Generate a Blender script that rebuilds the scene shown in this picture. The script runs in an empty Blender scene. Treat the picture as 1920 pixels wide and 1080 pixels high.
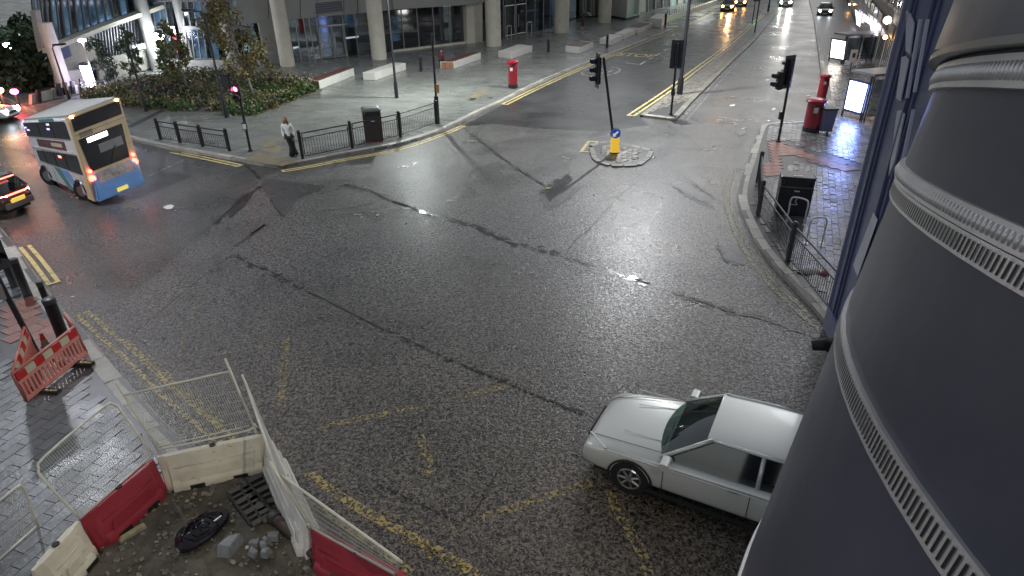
import bpy, bmesh, math, random
import numpy as np
from mathutils import Vector, Matrix
random.seed(7); rng = np.random.default_rng(7)
S = bpy.context.scene; COL = S.collection
PI = math.pi
# ---------------------------------------------------------------- camera
F, PITCH, ROLL, H = 1195.7, math.radians(27.83), math.radians(-0.88), 7.88
FW = Vector((0, math.cos(PITCH), -math.sin(PITCH)))
_r = Vector((1, 0, 0)); _u = _r.cross(FW)
RT = _r*math.cos(ROLL) + _u*math.sin(ROLL); UP = -_r*math.sin(ROLL) + _u*math.cos(ROLL)
CAM = Vector((0, 0, H))
cd = bpy.data.cameras.new('camera'); co = bpy.data.objects.new('camera', cd); COL.objects.link(co)
co.matrix_world = Matrix(((RT.x, UP.x, -FW.x, CAM.x), (RT.y, UP.y, -FW.y, CAM.y), (RT.z, UP.z, -FW.z, CAM.z), (0, 0, 0, 1)))
cd.sensor_width = 36; cd.lens = 36*F/1920; cd.clip_start = 0.01; cd.clip_end = 900
S.camera = co
# ---------------------------------------------------------------- night sky, a weak added sun for soft ambient fill, exposure
W = bpy.data.worlds.new('World'); S.world = W; W.use_nodes = True
nt = W.node_tree; nt.nodes.clear()
sky = nt.nodes.new('ShaderNodeTexSky'); sky.sky_type = 'NISHITA'; sky.sun_disc = False
sky.sun_elevation = math.radians(28); sky.sun_rotation = math.radians(35)
hs = nt.nodes.new('ShaderNodeHueSaturation'); hs.inputs['Saturation'].default_value = .28
bg = nt.nodes.new('ShaderNodeBackground'); bg.inputs[1].default_value = .046
wo = nt.nodes.new('ShaderNodeOutputWorld')
nt.links.new(sky.outputs[0], hs.inputs['Color']); nt.links.new(hs.outputs[0], bg.inputs[0]); nt.links.new(bg.outputs[0], wo.inputs[0])
sd = bpy.data.lights.new('weak_fill_sun', 'SUN'); sd.energy = .10; sd.angle = math.radians(15); sd.color = (.85, .9, 1)
so = bpy.data.objects.new('weak_fill_sun', sd); COL.objects.link(so)
so.rotation_euler = (math.radians(62), 0, math.radians(180-35))
S.view_settings.view_transform = 'Standard'; S.view_settings.look = 'None'; S.view_settings.gamma = 1
S.view_settings.use_curve_mapping = False; S.view_settings.exposure = .92
S.cycles.max_bounces = 6; S.cycles.diffuse_bounces = 2; S.cycles.glossy_bounces = 3; S.cycles.transparent_max_bounces = 10
S.cycles.sample_clamp_indirect = 4; S.cycles.use_denoising = True; S.cycles.caustics_reflective = False
LAMP = 1.0

# ---------------------------------------------------------------- ground geometry helpers
def ray(px, py): return (FW*F + RT*(px-960) - UP*(py-540)).normalized()
def G(px, py, z=0.0):
    d = ray(px, py); t = (z-H)/d.z
    p = CAM + d*t; return Vector((p.x, p.y, z))
def G2(p, z=0.0): return G(p[0], p[1], z)
def proj(v):
    d = v-CAM; k = F/d.dot(FW); return (960+k*d.dot(RT), 540-k*d.dot(UP))
def hfit(b, t, zb=0):
    "height of an upright at ground pixel b whose top shows at the image row of t"
    X = G(b[0], b[1], zb); L = math.hypot(t[0]-b[0], t[1]-b[1]); lo, hi = 0, 14
    for _ in range(30):
        m = (lo+hi)/2; q = proj(X+Vector((0, 0, m)))
        if math.hypot(q[0]-b[0], q[1]-b[1]) < L: lo = m
        else: hi = m
    return m
class VPlane:
    "vertical plane through two ground points; takes picture rays to points on a facade"
    def __init__(s, a, b, zb=0, off=0):
        s.a = G(a[0], a[1], zb); s.b = G(b[0], b[1], zb)
        s.u = (s.b-s.a); s.u.z = 0; s.len = s.u.length; s.u.normalize()
        s.n = s.u.cross(Vector((0, 0, 1)))
        if s.n.dot(CAM-s.a) < 0: s.n = -s.n     # faces the camera side
    def at(s, px, py, off=0):
        d = ray(px, py); p0 = s.a + s.n*off
        t = (p0-CAM).dot(s.n)/d.dot(s.n); return CAM + d*t
def lerp(a, b, t): return a+(b-a)*t

# ---------------------------------------------------------------- materials
M = {}
def mat(name, col, rough=.5, metal=0, emit=0, ecol=None, spec=.5, coat=0, var=0, vs=3, bump=0, bs=40, rvar=0, island=0, evar=0):
    m = bpy.data.materials.new(name); m.use_nodes = True; t = m.node_tree; b = t.nodes['Principled BSDF']
    c = tuple(col)+(1,) if len(col) == 3 else col
    b.inputs['Base Color'].default_value = c; b.inputs['Roughness'].default_value = rough; b.inputs['Metallic'].default_value = metal
    b.inputs['Specular IOR Level'].default_value = spec; b.inputs['Coat Weight'].default_value = coat
    if coat: b.inputs['Coat Roughness'].default_value = .08
    if emit:
        b.inputs['Emission Color'].default_value = tuple(ecol or col)[:3]+(1,); b.inputs['Emission Strength'].default_value = emit
    tc = t.nodes.new('ShaderNodeTexCoord'); crd = tc.outputs['Object']
    geo = t.nodes.new('ShaderNodeNewGeometry'); pos = geo.outputs['Position']
    last = None
    if var:
        n = t.nodes.new('ShaderNodeTexNoise'); n.inputs['Scale'].default_value = vs; n.inputs['Detail'].default_value = 6; n.inputs['Roughness'].default_value = .65
        t.links.new(pos, n.inputs['Vector'])
        r = t.nodes.new('ShaderNodeMapRange'); r.inputs[1].default_value = .3; r.inputs[2].default_value = .7
        r.inputs[3].default_value = 1-var; r.inputs[4].default_value = 1+var; t.links.new(n.outputs[0], r.inputs[0])
        mx = t.nodes.new('ShaderNodeVectorMath'); mx.operation = 'SCALE'; mx.inputs[0].default_value = c[:3]; t.links.new(r.outputs[0], mx.inputs['Scale'])
        last = mx.outputs[0]
        if rvar:
            r2 = t.nodes.new('ShaderNodeMapRange'); r2.inputs[1].default_value = .3; r2.inputs[2].default_value = .7
            r2.inputs[3].default_value = max(.02, rough-rvar); r2.inputs[4].default_value = rough+rvar
            n2 = t.nodes.new('ShaderNodeTexNoise'); n2.inputs['Scale'].default_value = vs*.37; n2.inputs['Detail'].default_value = 4
            t.links.new(pos, n2.inputs['Vector']); t.links.new(n2.outputs[0], r2.inputs[0]); t.links.new(r2.outputs[0], b.inputs['Roughness'])
    if island:
        oi = t.nodes.new('ShaderNodeObjectInfo'); a = t.nodes.new('ShaderNodeMath'); a.operation = 'ADD'
        t.links.new(oi.outputs['Random'], a.inputs[0]); t.links.new(geo.outputs['Random Per Island'], a.inputs[1])
        fr = t.nodes.new('ShaderNodeMath'); fr.operation = 'FRACT'; t.links.new(a.outputs[0], fr.inputs[0])
        r = t.nodes.new('ShaderNodeMapRange'); r.inputs[3].default_value = 1-island; r.inputs[4].default_value = 1+island; t.links.new(fr.outputs[0], r.inputs[0])
        mx = t.nodes.new('ShaderNodeVectorMath'); mx.operation = 'SCALE'; t.links.new(r.outputs[0], mx.inputs['Scale'])
        if last: t.links.new(last, mx.inputs[0])
        else: mx.inputs[0].default_value = c[:3]
        last = mx.outputs[0]
    if last: t.links.new(last, b.inputs['Base Color'])
    if bump:
        n = t.nodes.new('ShaderNodeTexNoise'); n.inputs['Scale'].default_value = bs; n.inputs['Detail'].default_value = 3
        t.links.new(pos, n.inputs['Vector'])
        bp = t.nodes.new('ShaderNodeBump'); bp.inputs['Strength'].default_value = bump; bp.inputs['Distance'].default_value = .02
        t.links.new(n.outputs[0], bp.inputs['Height']); t.links.new(bp.outputs[0], b.inputs['Normal'])
    if evar:
        n = t.nodes.new('ShaderNodeTexNoise'); n.inputs['Scale'].default_value = .9; n.inputs['Detail'].default_value = 5; t.links.new(pos, n.inputs['Vector'])
        r = t.nodes.new('ShaderNodeMapRange'); r.inputs[1].default_value = .35; r.inputs[2].default_value = .65; r.inputs[3].default_value = emit*(1-evar); r.inputs[4].default_value = emit*(1+evar); t.links.new(n.outputs[0], r.inputs[0]); t.links.new(r.outputs[0], b.inputs['Emission Strength'])
    M[name] = m; return m
def asphalt(name, lo, hi, rough, tint2=None, grain=17, bumpd=.03, bstr=.55, coat=.5):
    m = bpy.data.materials.new(name); m.use_nodes = True; t = m.node_tree; b = t.nodes['Principled BSDF']
    N = t.nodes.new; L = t.links.new
    geo = N('ShaderNodeNewGeometry'); pos = geo.outputs['Position']
    # worming aggregate: distorted noise
    n1 = N('ShaderNodeTexNoise'); n1.inputs['Scale'].default_value = grain; n1.inputs['Detail'].default_value = 2.5; n1.inputs['Roughness'].default_value = .6; n1.inputs['Distortion'].default_value = 1.2; L(pos, n1.inputs['Vector'])
    n2 = N('ShaderNodeTexNoise'); n2.inputs['Scale'].default_value = .35; n2.inputs['Detail'].default_value = 5; L(pos, n2.inputs['Vector'])
    n3 = N('ShaderNodeTexNoise'); n3.inputs['Scale'].default_value = .11; n3.inputs['Detail'].default_value = 3; L(pos, n3.inputs['Vector'])
    cr = N('ShaderNodeValToRGB'); cr.color_ramp.elements[0].position = .42; cr.color_ramp.elements[1].position = .62
    cr.color_ramp.elements[0].color = (*lo, 1); cr.color_ramp.elements[1].color = (*hi, 1); L(n1.outputs[0], cr.inputs[0])
    r = N('ShaderNodeMapRange'); r.inputs[1].default_value = .3; r.inputs[2].default_value = .7; r.inputs[3].default_value = .68; r.inputs[4].default_value = 1.3; L(n2.outputs[0], r.inputs[0])
    mx = N('ShaderNodeVectorMath'); mx.operation = 'SCALE'; L(cr.outputs[0], mx.inputs[0]); L(r.outputs[0], mx.inputs['Scale'])
    # warm lamplight put into the colour near the camera, cooler grey further off
    sx = N('ShaderNodeSeparateXYZ'); L(pos, sx.inputs[0])
    ry = N('ShaderNodeMapRange'); ry.inputs[1].default_value = 5; ry.inputs[2].default_value = 17; ry.inputs[3].default_value = 1; ry.inputs[4].default_value = 0; L(sx.outputs[1], ry.inputs[0])
    ad = N('ShaderNodeMath'); ad.operation = 'MULTIPLY_ADD'; ad.inputs[1].default_value = 1; L(n3.outputs[0], ad.inputs[0])
    sb = N('ShaderNodeMath'); sb.operation = 'SUBTRACT'; sb.inputs[1].default_value = .5; L(ad.outputs[0], sb.inputs[0]); L(ry.outputs[0], ad.inputs[2])
    sb.use_clamp = True
    mc = N('ShaderNodeMix'); mc.data_type = 'RGBA'; mc.blend_type = 'MULTIPLY'; mc.inputs[7].default_value = (*(tint2 or (1, .80, .60)), 1)
    L(sb.outputs[0], mc.inputs[0]); L(mx.outputs[0], mc.inputs[6]); L(mc.outputs[2], b.inputs['Base Color'])
    rr = N('ShaderNodeMapRange'); rr.inputs[1].default_value = .35; rr.inputs[2].default_value = .65; rr.inputs[3].default_value = rough-.12; rr.inputs[4].default_value = rough+.14; L(n2.outputs[0], rr.inputs[0]); L(rr.outputs[0], b.inputs['Roughness'])
    bp = N('ShaderNodeBump'); bp.inputs['Strength'].default_value = bstr; bp.inputs['Distance'].default_value = bumpd
    L(n1.outputs[0], bp.inputs['Height']); L(bp.outputs[0], b.inputs['Normal'])
    b.inputs['Specular IOR Level'].default_value = .5
    # water film on the stones: patchy, smoother than the stone itself
    cw = N('ShaderNodeMapRange'); cw.inputs[1].default_value = .45; cw.inputs[2].default_value = .62; cw.inputs[3].default_value = coat*.15; cw.inputs[4].default_value = coat; L(n1.outputs[0], cw.inputs[0]); L(cw.outputs[0], b.inputs['Coat Weight'])
    bc2 = N('ShaderNodeBump'); bc2.inputs['Strength'].default_value = .45; bc2.inputs['Distance'].default_value = bumpd*.6; L(n1.outputs[0], bc2.inputs['Height']); L(bc2.outputs[0], b.inputs['Coat Normal']); b.inputs['Coat Roughness'].default_value = .22
    M[name] = m
asphalt('asphalt', (.008, .008, .008), (.200, .195, .178), .36, grain=17, bumpd=.03, bstr=.8, coat=.75)
asphalt('asphalt_smooth', (.018, .019, .020), (.058, .060, .059), .33, grain=18, bumpd=.016)
asphalt('asphalt_lane', (.014, .014, .014), (.135, .135, .128), .36, grain=19, bumpd=.02, bstr=.7, coat=.6)
asphalt('asphalt_patch', (.026, .028, .028), (.085, .088, .085), .36, grain=14, bumpd=.02)
asphalt('tar', (.008, .008, .009), (.022, .022, .024), .30, grain=20, bumpd=.02)
mat('puddle', (.02, .02, .022), .04, spec=.8)
def worn(name, col, thr, scale=6, rough=.4):
    m = mat(name, col, rough, var=.2, vs=5); t = m.node_tree; b = t.nodes['Principled BSDF']; out = t.nodes['Material Output']
    g = t.nodes.new('ShaderNodeNewGeometry'); n = t.nodes.new('ShaderNodeTexNoise'); n.inputs['Scale'].default_value = scale; n.inputs['Detail'].default_value = 5; n.inputs['Distortion'].default_value = .8
    t.links.new(g.outputs['Position'], n.inputs['Vector'])
    r = t.nodes.new('ShaderNodeMapRange'); r.inputs[1].default_value = thr-.015; r.inputs[2].default_value = thr+.015; t.links.new(n.outputs[0], r.inputs[0])
    tr = t.nodes.new('ShaderNodeBsdfTransparent'); mx = t.nodes.new('ShaderNodeMixShader')
    t.links.new(r.outputs[0], mx.inputs[0]); t.links.new(tr.outputs[0], mx.inputs[1]); t.links.new(b.outputs[0], mx.inputs[2]); t.links.new(mx.outputs[0], out.inputs[0])
worn('tar_line', (.014, .014, .015), .475, 8, .28)
worn('stain', (.022, .022, .022), .56, 3.5, .30)
worn('yellow_paint', (.62, .50, .20), .36, 5); worn('yellow_worn', (.36, .29, .12), .54, 13); worn('yellow_faint', (.28, .25, .14), .58, 14)
worn('white_paint', (.6, .6, .57), .38, 5); worn('white_worn', (.42, .42, .40), .52, 7); worn('yellow_patchy', (.44, .35, .14), .50, 12)
mat('plaza_stone', (.185, .190, .178), .30, var=.13, vs=1.2, rvar=.14, bump=.12, bs=12)
mat('plaza_slab', (.19, .195, .182), .30, var=.13, vs=1.2, rvar=.14, island=.10, bump=.15, bs=10)
mat('kerb_granite', (.36, .345, .30), .45, var=.2, vs=6, island=.16, bump=.3, bs=40, rvar=.12)
mat('kerb_dull', (.19, .18, .15), .45, var=.25, vs=6, island=.2, bump=.3, bs=40)
mat('brick_paver', (.14, .135, .14), .26, var=.25, vs=5, island=.28, bump=.4, bs=25, rvar=.14)
mat('brick_bed', (.06, .058, .058), .4, var=.2)
mat('slab_grey', (.22, .23, .24), .38, var=.2, vs=3, island=.16, bump=.35, bs=18, rvar=.14)
mat('slab_bed', (.09, .09, .092), .4, var=.2)
mat('tactile_red', (.26, .105, .075), .38, var=.22, vs=5, island=.15, bump=.4, bs=22)
mat('sett', (.20, .185, .155), .42, var=.3, vs=5, island=.3, bump=.5, bs=20)
mat('tactile_buff', (.22, .19, .13), .4, var=.2, vs=4, island=.1)
mat('joint', (.05, .05, .048), .5)
mat('concrete', (.70, .67, .55), .6, var=.1, vs=1.5, bump=.15, bs=14)
mat('concrete_white', (.66, .65, .60), .45, var=.08, vs=2)
mat('cladding', (.38, .38, .355), .5, var=.08, vs=1); mat('cladding_dark', (.10, .10, .11), .4, var=.1)
mat('frame_grey', (.22, .23, .23), .35, .6); mat('frame_light', (.42, .43, .42), .35, .5)
mat('interior', (.10, .11, .12), .6, var=.4, vs=.7); mat('interior_floor', (.14, .14, .13), .5, var=.3)
mat('lit_blue', (.10, .2, .35), .5, emit=.22, ecol=(.20, .36, .52), var=.5, evar=.8); mat('lit_teal', (.2, .3, .3), .5, emit=.24, ecol=(.42, .56, .50), evar=.7); mat('lit_white', (.6, .6, .6), .5, emit=1.6, ecol=(.9, .95, 1))
mat('wood_red', (.13, .055, .045), .4, var=.25, vs=6, island=.2); mat('wood_orange', (.30, .13, .07), .5, var=.3, vs=6, island=.2)
mat('black_metal', (.018, .018, .022), .35, var=.2, vs=8); mat('dark_metal', (.05, .052, .06), .4, var=.2, vs=4)
mat('steel', (.80, .80, .80), .36, .55, var=.12, vs=20); mat('steel_dull', (.26, .26, .25), .4, .6)
mat('pillar_red', (.27, .014, .028), .28, coat=.4, var=.1, vs=3)
mat('bin_brown', (.055, .042, .042), .4, var=.15); mat('bin_black', (.022, .023, .028), .35, var=.2)
mat('white_plastic', (.82, .80, .74), .4, var=.10, vs=3, bump=.1, bs=6); mat('cream_plastic', (.80, .74, .58), .42, var=.14, vs=2.5, bump=.1, bs=6)
mat('red_plastic', (.40, .040, .060), .38, var=.14, vs=2.5); mat('orange_barrier', (.72, .27, .22), .4, var=.12, vs=4)
mat('red_reflect', (.55, .02, .02), .3); mat('cream_reflect', (.62, .55, .40), .35)
mat('fence_tube', (.78, .75, .64), .38, .1, var=.12, vs=9); mat('fence_wire', (.62, .62, .57), .4, .1)
mat('rubber', (.02, .02, .02), .6); mat('black_rubber_foot', (.03, .03, .03), .7, var=.3)
mat('soil', (.11, .098, .075), .75, var=.5, vs=2.2, bump=1, bs=9, rvar=.2); mat('stone_grey', (.26, .27, .28), .5, var=.2, vs=10)
mat('cast_iron', (.06, .06, .058), .5, var=.3, vs=10, bump=.4, bs=20); mat('pipe_brown', (.075, .05, .042), .4, var=.2, vs=4)
mat('black_plastic', (.015, .012, .018), .12, var=.2); mat('timber', (.42, .38, .24), .6, var=.3, vs=9)
mat('leaf_green', (.085, .150, .045), .5, island=.55); mat('leaf_dark', (.030, .055, .025), .5, island=.5); mat('leaf_autumn', (.22, .20, .075), .5, island=.5); mat('leaf_rust', (.17, .115, .055), .5, island=.4)
mat('leaf_lime', (.13, .15, .035), .5, island=.4); mat('leaf_straw', (.20, .17, .09), .6, island=.4); mat('leaf_mauve', (.14, .12, .15), .6, island=.4)
mat('bark', (.13, .12, .10), .8, var=.3, vs=12); mat('bark_pale', (.26, .25, .20), .8, var=.3, vs=12)
mat('car_silver', (.76, .78, .74), .32, .35, coat=.7, var=.03, vs=1); mat('car_dark', (.05, .045, .045), .3, .5, coat=.7); mat('car_white', (.62, .63, .62), .3, coat=.6)
mat('car_glass', (.012, .022, .022), .06, spec=.7); mat('glass_dark', (.015, .017, .022), .08, spec=.6)
mat('tyre', (.015, .015, .015), .7); mat('rim', (.4, .4, .4), .3, .9); mat('lens_clear', (.7, .7, .7), .1, .2, coat=1)
mat('tail_lit', (.6, .02, .02), .3, emit=4, ecol=(1, .12, .08)); mat('tail_hot', (1, .3, .25), .3, emit=22, ecol=(1, .32, .26)); mat('head_lit', (1, 1, 1), .3, emit=90, ecol=(1, .97, .9)); mat('head_soft', (1, 1, 1), .3, emit=14, ecol=(.85, .9, 1))
mat('amber_lit', (1, .5, .1), .3, emit=30, ecol=(1, .45, .12)); mat('green_lit', (.1, 1, .6), .3, emit=14, ecol=(.05, 1, .6)); mat('red_lit', (1, .05, .1), .3, emit=16, ecol=(1, .06, .16)); mat('lamp_lit', (1, 1, 1), .3, emit=60, ecol=(.9, .92, 1)); mat('violet_glow', (1, 1, 1), .3, emit=22, ecol=(.72, .66, 1))
mat('plate_yellow', (.6, .48, .1), .4, emit=.5, ecol=(.7, .55, .1)); mat('plate_white', (.7, .7, .7), .4)
mat('bus_white', (.80, .80, .80), .28, coat=.6, var=.05, vs=1); mat('bus_yellow', (.86, .68, .40), .3, coat=.6, var=.08, vs=2); mat('bus_blue', (.20, .44, .88), .3, coat=.6, var=.1, vs=2); mat('bus_teal', (.05, .30, .30), .3, coat=.6); mat('bus_roof', (.34, .34, .33), .3, var=.15, vs=1)
mat('bus_ad', (.14, .06, .06), .35, var=.5, vs=3); mat('bus_glass', (.02, .022, .028), .07, spec=.7); mat('bus_picture', (.30, .25, .24), .4, var=.7, vs=4)
mat('display_lit', (1, 1, 1), .4, emit=3.2, ecol=(1, .93, 1)); mat('bus_lit', (.3, .3, .5), .4, emit=1.0, ecol=(.55, .45, 1))
mat('ad_lit', (1, 1, 1), .3, emit=16, ecol=(.22, .34, 1)); mat('ad_warm', (1, 1, 1), .3, emit=3.0, ecol=(1, .9, .78)); mat('shop_lit', (1, 1, 1), .3, evar=.6, emit=1.3, ecol=(1, .86, .95))
mat('shelter_dark', (.03, .035, .06), .3, coat=.4); mat('shelter_roof', (.16, .17, .18), .35)
mat('trim_bright', (.62, .66, .80), .4)
mat('paint_navy', (.11, .13, .24), .34, var=.14, vs=2.5, coat=.2, bump=.15, bs=5); mat('column_paint', (.088, .095, .132), .40, var=.2, vs=9, bump=.08, bs=14); mat('poster', (.62, .64, .70), .5, var=.12, vs=6); mat('navy_window', (.50, .53, .64), .3, spec=.7)
mat('bollard_yellow', (.75, .48, .04), .3, emit=.35, ecol=(.9, .55, .05)); mat('sign_blue', (.02, .05, .35), .3, emit=.15, ecol=(.05, .12, .6)); mat('sign_white', (.8, .8, .8), .4, emit=.2, ecol=(1, 1, 1)); mat('print_white', (.65, .65, .65), .5)
mat('skin', (.42, .25, .19), .5); mat('hair_red', (.30, .12, .08), .6); mat('top_white', (.88, .88, .86), .7, var=.06); mat('trouser_black', (.025, .03, .028), .7); mat('coat_dark', (.03, .03, .04), .6); mat('coat_maroon', (.10, .03, .045), .7, var=.3); mat('hair_dark', (.03, .025, .02), .6)
mat('graffiti_dark', (.06, .055, .055), .5, var=.5, vs=2); mat('shop_stone', (.15, .13, .12), .6, var=.4, vs=1.5); mat('tag_orange', (.6, .28, .1), .5); mat('bag_white', (.6, .6, .55), .5, var=.2, vs=12); mat('bag_pink', (.6, .2, .25), .4)
mat('far_dark', (.035, .04, .045), .8, var=.4, vs=.3); mat('wall_beige', (.36, .35, .29), .6, var=.12, vs=2)
def glass_mat(name, tint, glos=.18):
    m = bpy.data.materials.new(name); m.use_nodes = True; t = m.node_tree; t.nodes.clear()
    o = t.nodes.new('ShaderNodeOutputMaterial'); mx = t.nodes.new('ShaderNodeMixShader'); tr = t.nodes.new('ShaderNodeBsdfTransparent'); gl = t.nodes.new('ShaderNodeBsdfGlossy')
    tr.inputs[0].default_value = (*tint, 1); gl.inputs['Roughness'].default_value = .05; gl.inputs['Color'].default_value = (.8, .85, .9, 1)
    mx.inputs[0].default_value = glos; t.links.new(tr.outputs[0], mx.inputs[1]); t.links.new(gl.outputs[0], mx.inputs[2]); t.links.new(mx.outputs[0], o.inputs[0]); M[name] = m
mat('seat_grey', (.16, .16, .15), .8)
glass_mat('car_pane', (.30, .38, .36), .14)
glass_mat('pane', (.42, .47, .50)); glass_mat('pane_clear', (.7, .75, .78), .12)

def scuffs(name, col, thr, scale=(60, 60, 9)):
    t = M[name].node_tree; b = t.nodes['Principled BSDF']; old = b.inputs['Base Color'].links[0].from_socket
    g = t.nodes.new('ShaderNodeNewGeometry'); mp = t.nodes.new('ShaderNodeMapping'); mp.inputs['Scale'].default_value = scale; mp.inputs['Rotation'].default_value = (.4, .3, 0)
    n = t.nodes.new('ShaderNodeTexNoise'); n.inputs['Scale'].default_value = 1; n.inputs['Detail'].default_value = 7; n.inputs['Roughness'].default_value = .75
    t.links.new(g.outputs['Position'], mp.inputs[0]); t.links.new(mp.outputs[0], n.inputs['Vector'])
    r = t.nodes.new('ShaderNodeMapRange'); r.inputs[1].default_value = thr; r.inputs[2].default_value = thr+.08; r.inputs[4].default_value = .8; t.links.new(n.outputs[0], r.inputs[0])
    m = t.nodes.new('ShaderNodeMix'); m.data_type = 'RGBA'; m.inputs[7].default_value = (*col, 1); t.links.new(r.outputs[0], m.inputs[0]); t.links.new(old, m.inputs[6]); t.links.new(m.outputs[2], b.inputs['Base Color'])
scuffs('column_paint', (.28, .29, .34), .66); scuffs('cream_plastic', (.30, .24, .16), .60, (5, 5, 9)); scuffs('white_plastic', (.34, .30, .24), .60, (5, 5, 9)); scuffs('red_plastic', (.20, .05, .05), .60, (5, 5, 9)); scuffs('paint_navy', (.2, .21, .27), .66, (9, 9, 3)); scuffs('concrete', (.42, .40, .32), .60, (2, 2, .6)); scuffs('bus_white', (.45, .43, .40), .62, (3, 3, 3)); scuffs('bus_yellow', (.45, .30, .16), .6, (4, 4, 4))
# ---------------------------------------------------------------- object helpers
def tag(o, label=None, cat=None, group=None, kind=None):
    if label: o['label'] = label
    if cat: o['category'] = cat
    if group: o['group'] = group
    if kind: o['kind'] = kind
    return o
MW = {}
def thing(name, loc, label, cat, group=None, rz=0):
    o = bpy.data.objects.new(name, None); COL.objects.link(o); o.empty_display_size = .1
    o.location = loc; o.rotation_euler = (0, 0, rz)
    MW[o.name] = Matrix.Translation(Vector(loc)) @ Matrix.Rotation(rz, 4, 'Z')
    return tag(o, label, cat, group)
def adopt(o, parent, world=False):
    o.parent = parent
    if world: o.matrix_parent_inverse = MW[parent.name].inverted() if parent.name in MW else Matrix()
class MB:
    def __init__(s): s.v = []; s.f = []; s.mi = []
    def add(s, vs, fs):
        o = len(s.v); s.v += [tuple(x) for x in vs]; s.f += [tuple(i+o for i in f) for f in fs]; return s
    def box(s, c, d, rz=0, m=None):
        x, y, z = d[0]/2, d[1]/2, d[2]/2; P = [(-x, -y, -z), (x, -y, -z), (x, y, -z), (-x, y, -z), (-x, -y, z), (x, -y, z), (x, y, z), (-x, y, z)]
        R = (m or Matrix.Rotation(rz, 3, 'Z')); c = Vector(c)
        return s.add([c+R@Vector(p) for p in P], [(0, 3, 2, 1), (4, 5, 6, 7), (0, 1, 5, 4), (1, 2, 6, 5), (2, 3, 7, 6), (3, 0, 4, 7)])
    def hexa(s, P):  # 8 pts bottom 0-3 top 4-7
        return s.add(P, [(0, 3, 2, 1), (4, 5, 6, 7), (0, 1, 5, 4), (1, 2, 6, 5), (2, 3, 7, 6), (3, 0, 4, 7)])
    def prism(s, poly, z0, z1, cap=True):
        n = len(poly); vs = [(p[0], p[1], z0) for p in poly]+[(p[0], p[1], z1) for p in poly]
        fs = [(i, (i+1) % n, n+(i+1) % n, n+i) for i in range(n)]
        if cap: fs += [tuple(range(n, 2*n)), tuple(reversed(range(n)))]
        return s.add(vs, fs)
    def slab(s, pts, nrm, th):  # polygon of 3d points extruded by nrm*th
        n = len(pts); nrm = Vector(nrm); a = [Vector(p) for p in pts]; b = [p+nrm*th for p in a]
        return s.add(a+b, [(i, (i+1) % n, n+(i+1) % n, n+i) for i in range(n)]+[tuple(range(n, 2*n)), tuple(reversed(range(n)))])
    def tube(s, pts, r, n=8, cap=True, close=False):
        pts = [Vector(p) for p in pts]; k = len(pts); rs = r if isinstance(r, (list, tuple)) else [r]*k
        vs = []; prev = None
        for i, p in enumerate(pts):
            if close: t = pts[(i+1) % k]-pts[i-1]
            else: t = pts[min(i+1, k-1)]-pts[max(i-1, 0)]
            t.normalize()
            if prev is None:
                a = t.cross(Vector((0, 0, 1)));
                if a.length < .05: a = t.cross(Vector((1, 0, 0)))
            else: a = prev-t*prev.dot(t)
            a.normalize(); prev = a; b = t.cross(a)
            vs += [p+(a*math.cos(2*PI*j/n)+b*math.sin(2*PI*j/n))*rs[i] for j in range(n)]
        fs = []
        for i in range(k if close else k-1):
            i2 = (i+1) % k
            fs += [(i*n+j, i*n+(j+1) % n, i2*n+(j+1) % n, i2*n+j) for j in range(n)]
        if cap and not close: fs += [tuple(reversed(range(n))), tuple(range((k-1)*n, k*n))]
        return s.add(vs, fs)
    def lathe(s, prof, n=20, c=(0, 0, 0), sx=1, sy=1):
        vs = [(c[0]+r*math.cos(2*PI*j/n)*sx, c[1]+r*math.sin(2*PI*j/n)*sy, c[2]+z) for r, z in prof for j in range(n)]
        fs = [(i*n+j, i*n+(j+1) % n, (i+1)*n+(j+1) % n, (i+1)*n+j) for i in range(len(prof)-1) for j in range(n)]
        fs += [tuple(reversed(range(n))), tuple(range((len(prof)-1)*n, len(prof)*n))]
        return s.add(vs, fs)
    def loft(s, rings, cap=True):
        n = len(rings[0]); vs = [p for r in rings for p in r]
        fs = [(i*n+j, i*n+(j+1) % n, (i+1)*n+(j+1) % n, (i+1)*n+j) for i in range(len(rings)-1) for j in range(n)]
        if cap: fs += [tuple(reversed(range(n))), tuple(range((len(rings)-1)*n, len(rings)*n))]
        return s.add(vs, fs)
    def build(s, name, mt, parent=None, world=False, smooth=False, kind=None, label=None, bevel=0, sub=0, fix=True):
        me = bpy.data.meshes.new(name); me.from_pydata(s.v, [], s.f)
        me.materials.append(M[mt] if isinstance(mt, str) else mt)
        if fix:
            bm = bmesh.new(); bm.from_mesh(me); bmesh.ops.recalc_face_normals(bm, faces=bm.faces)
            if bevel: bmesh.ops.bevel(bm, geom=[e for e in bm.edges if len(e.link_faces) == 2 and e.calc_face_angle(0) > .6], offset=bevel, segments=2, affect='EDGES', clamp_overlap=True)
            bmesh.ops.triangulate(bm, faces=[f for f in bm.faces if len(f.verts) > 4])
            bm.to_mesh(me); bm.free()
        if smooth or bevel: me.polygons.foreach_set('use_smooth', [True]*len(me.polygons))
        if bevel or smooth == 'auto':
            try: me.set_sharp_from_angle(angle=math.radians(38))
            except Exception: pass
        o = bpy.data.objects.new(name, me); COL.objects.link(o)
        if parent: adopt(o, parent, world)
        if kind: o['kind'] = kind
        if label: o['label'] = label
        if sub:
            md = o.modifiers.new('sub', 'SUBSURF'); md.levels = md.render_levels = sub
        MW.setdefault(o.name, Matrix())
        return o
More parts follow.
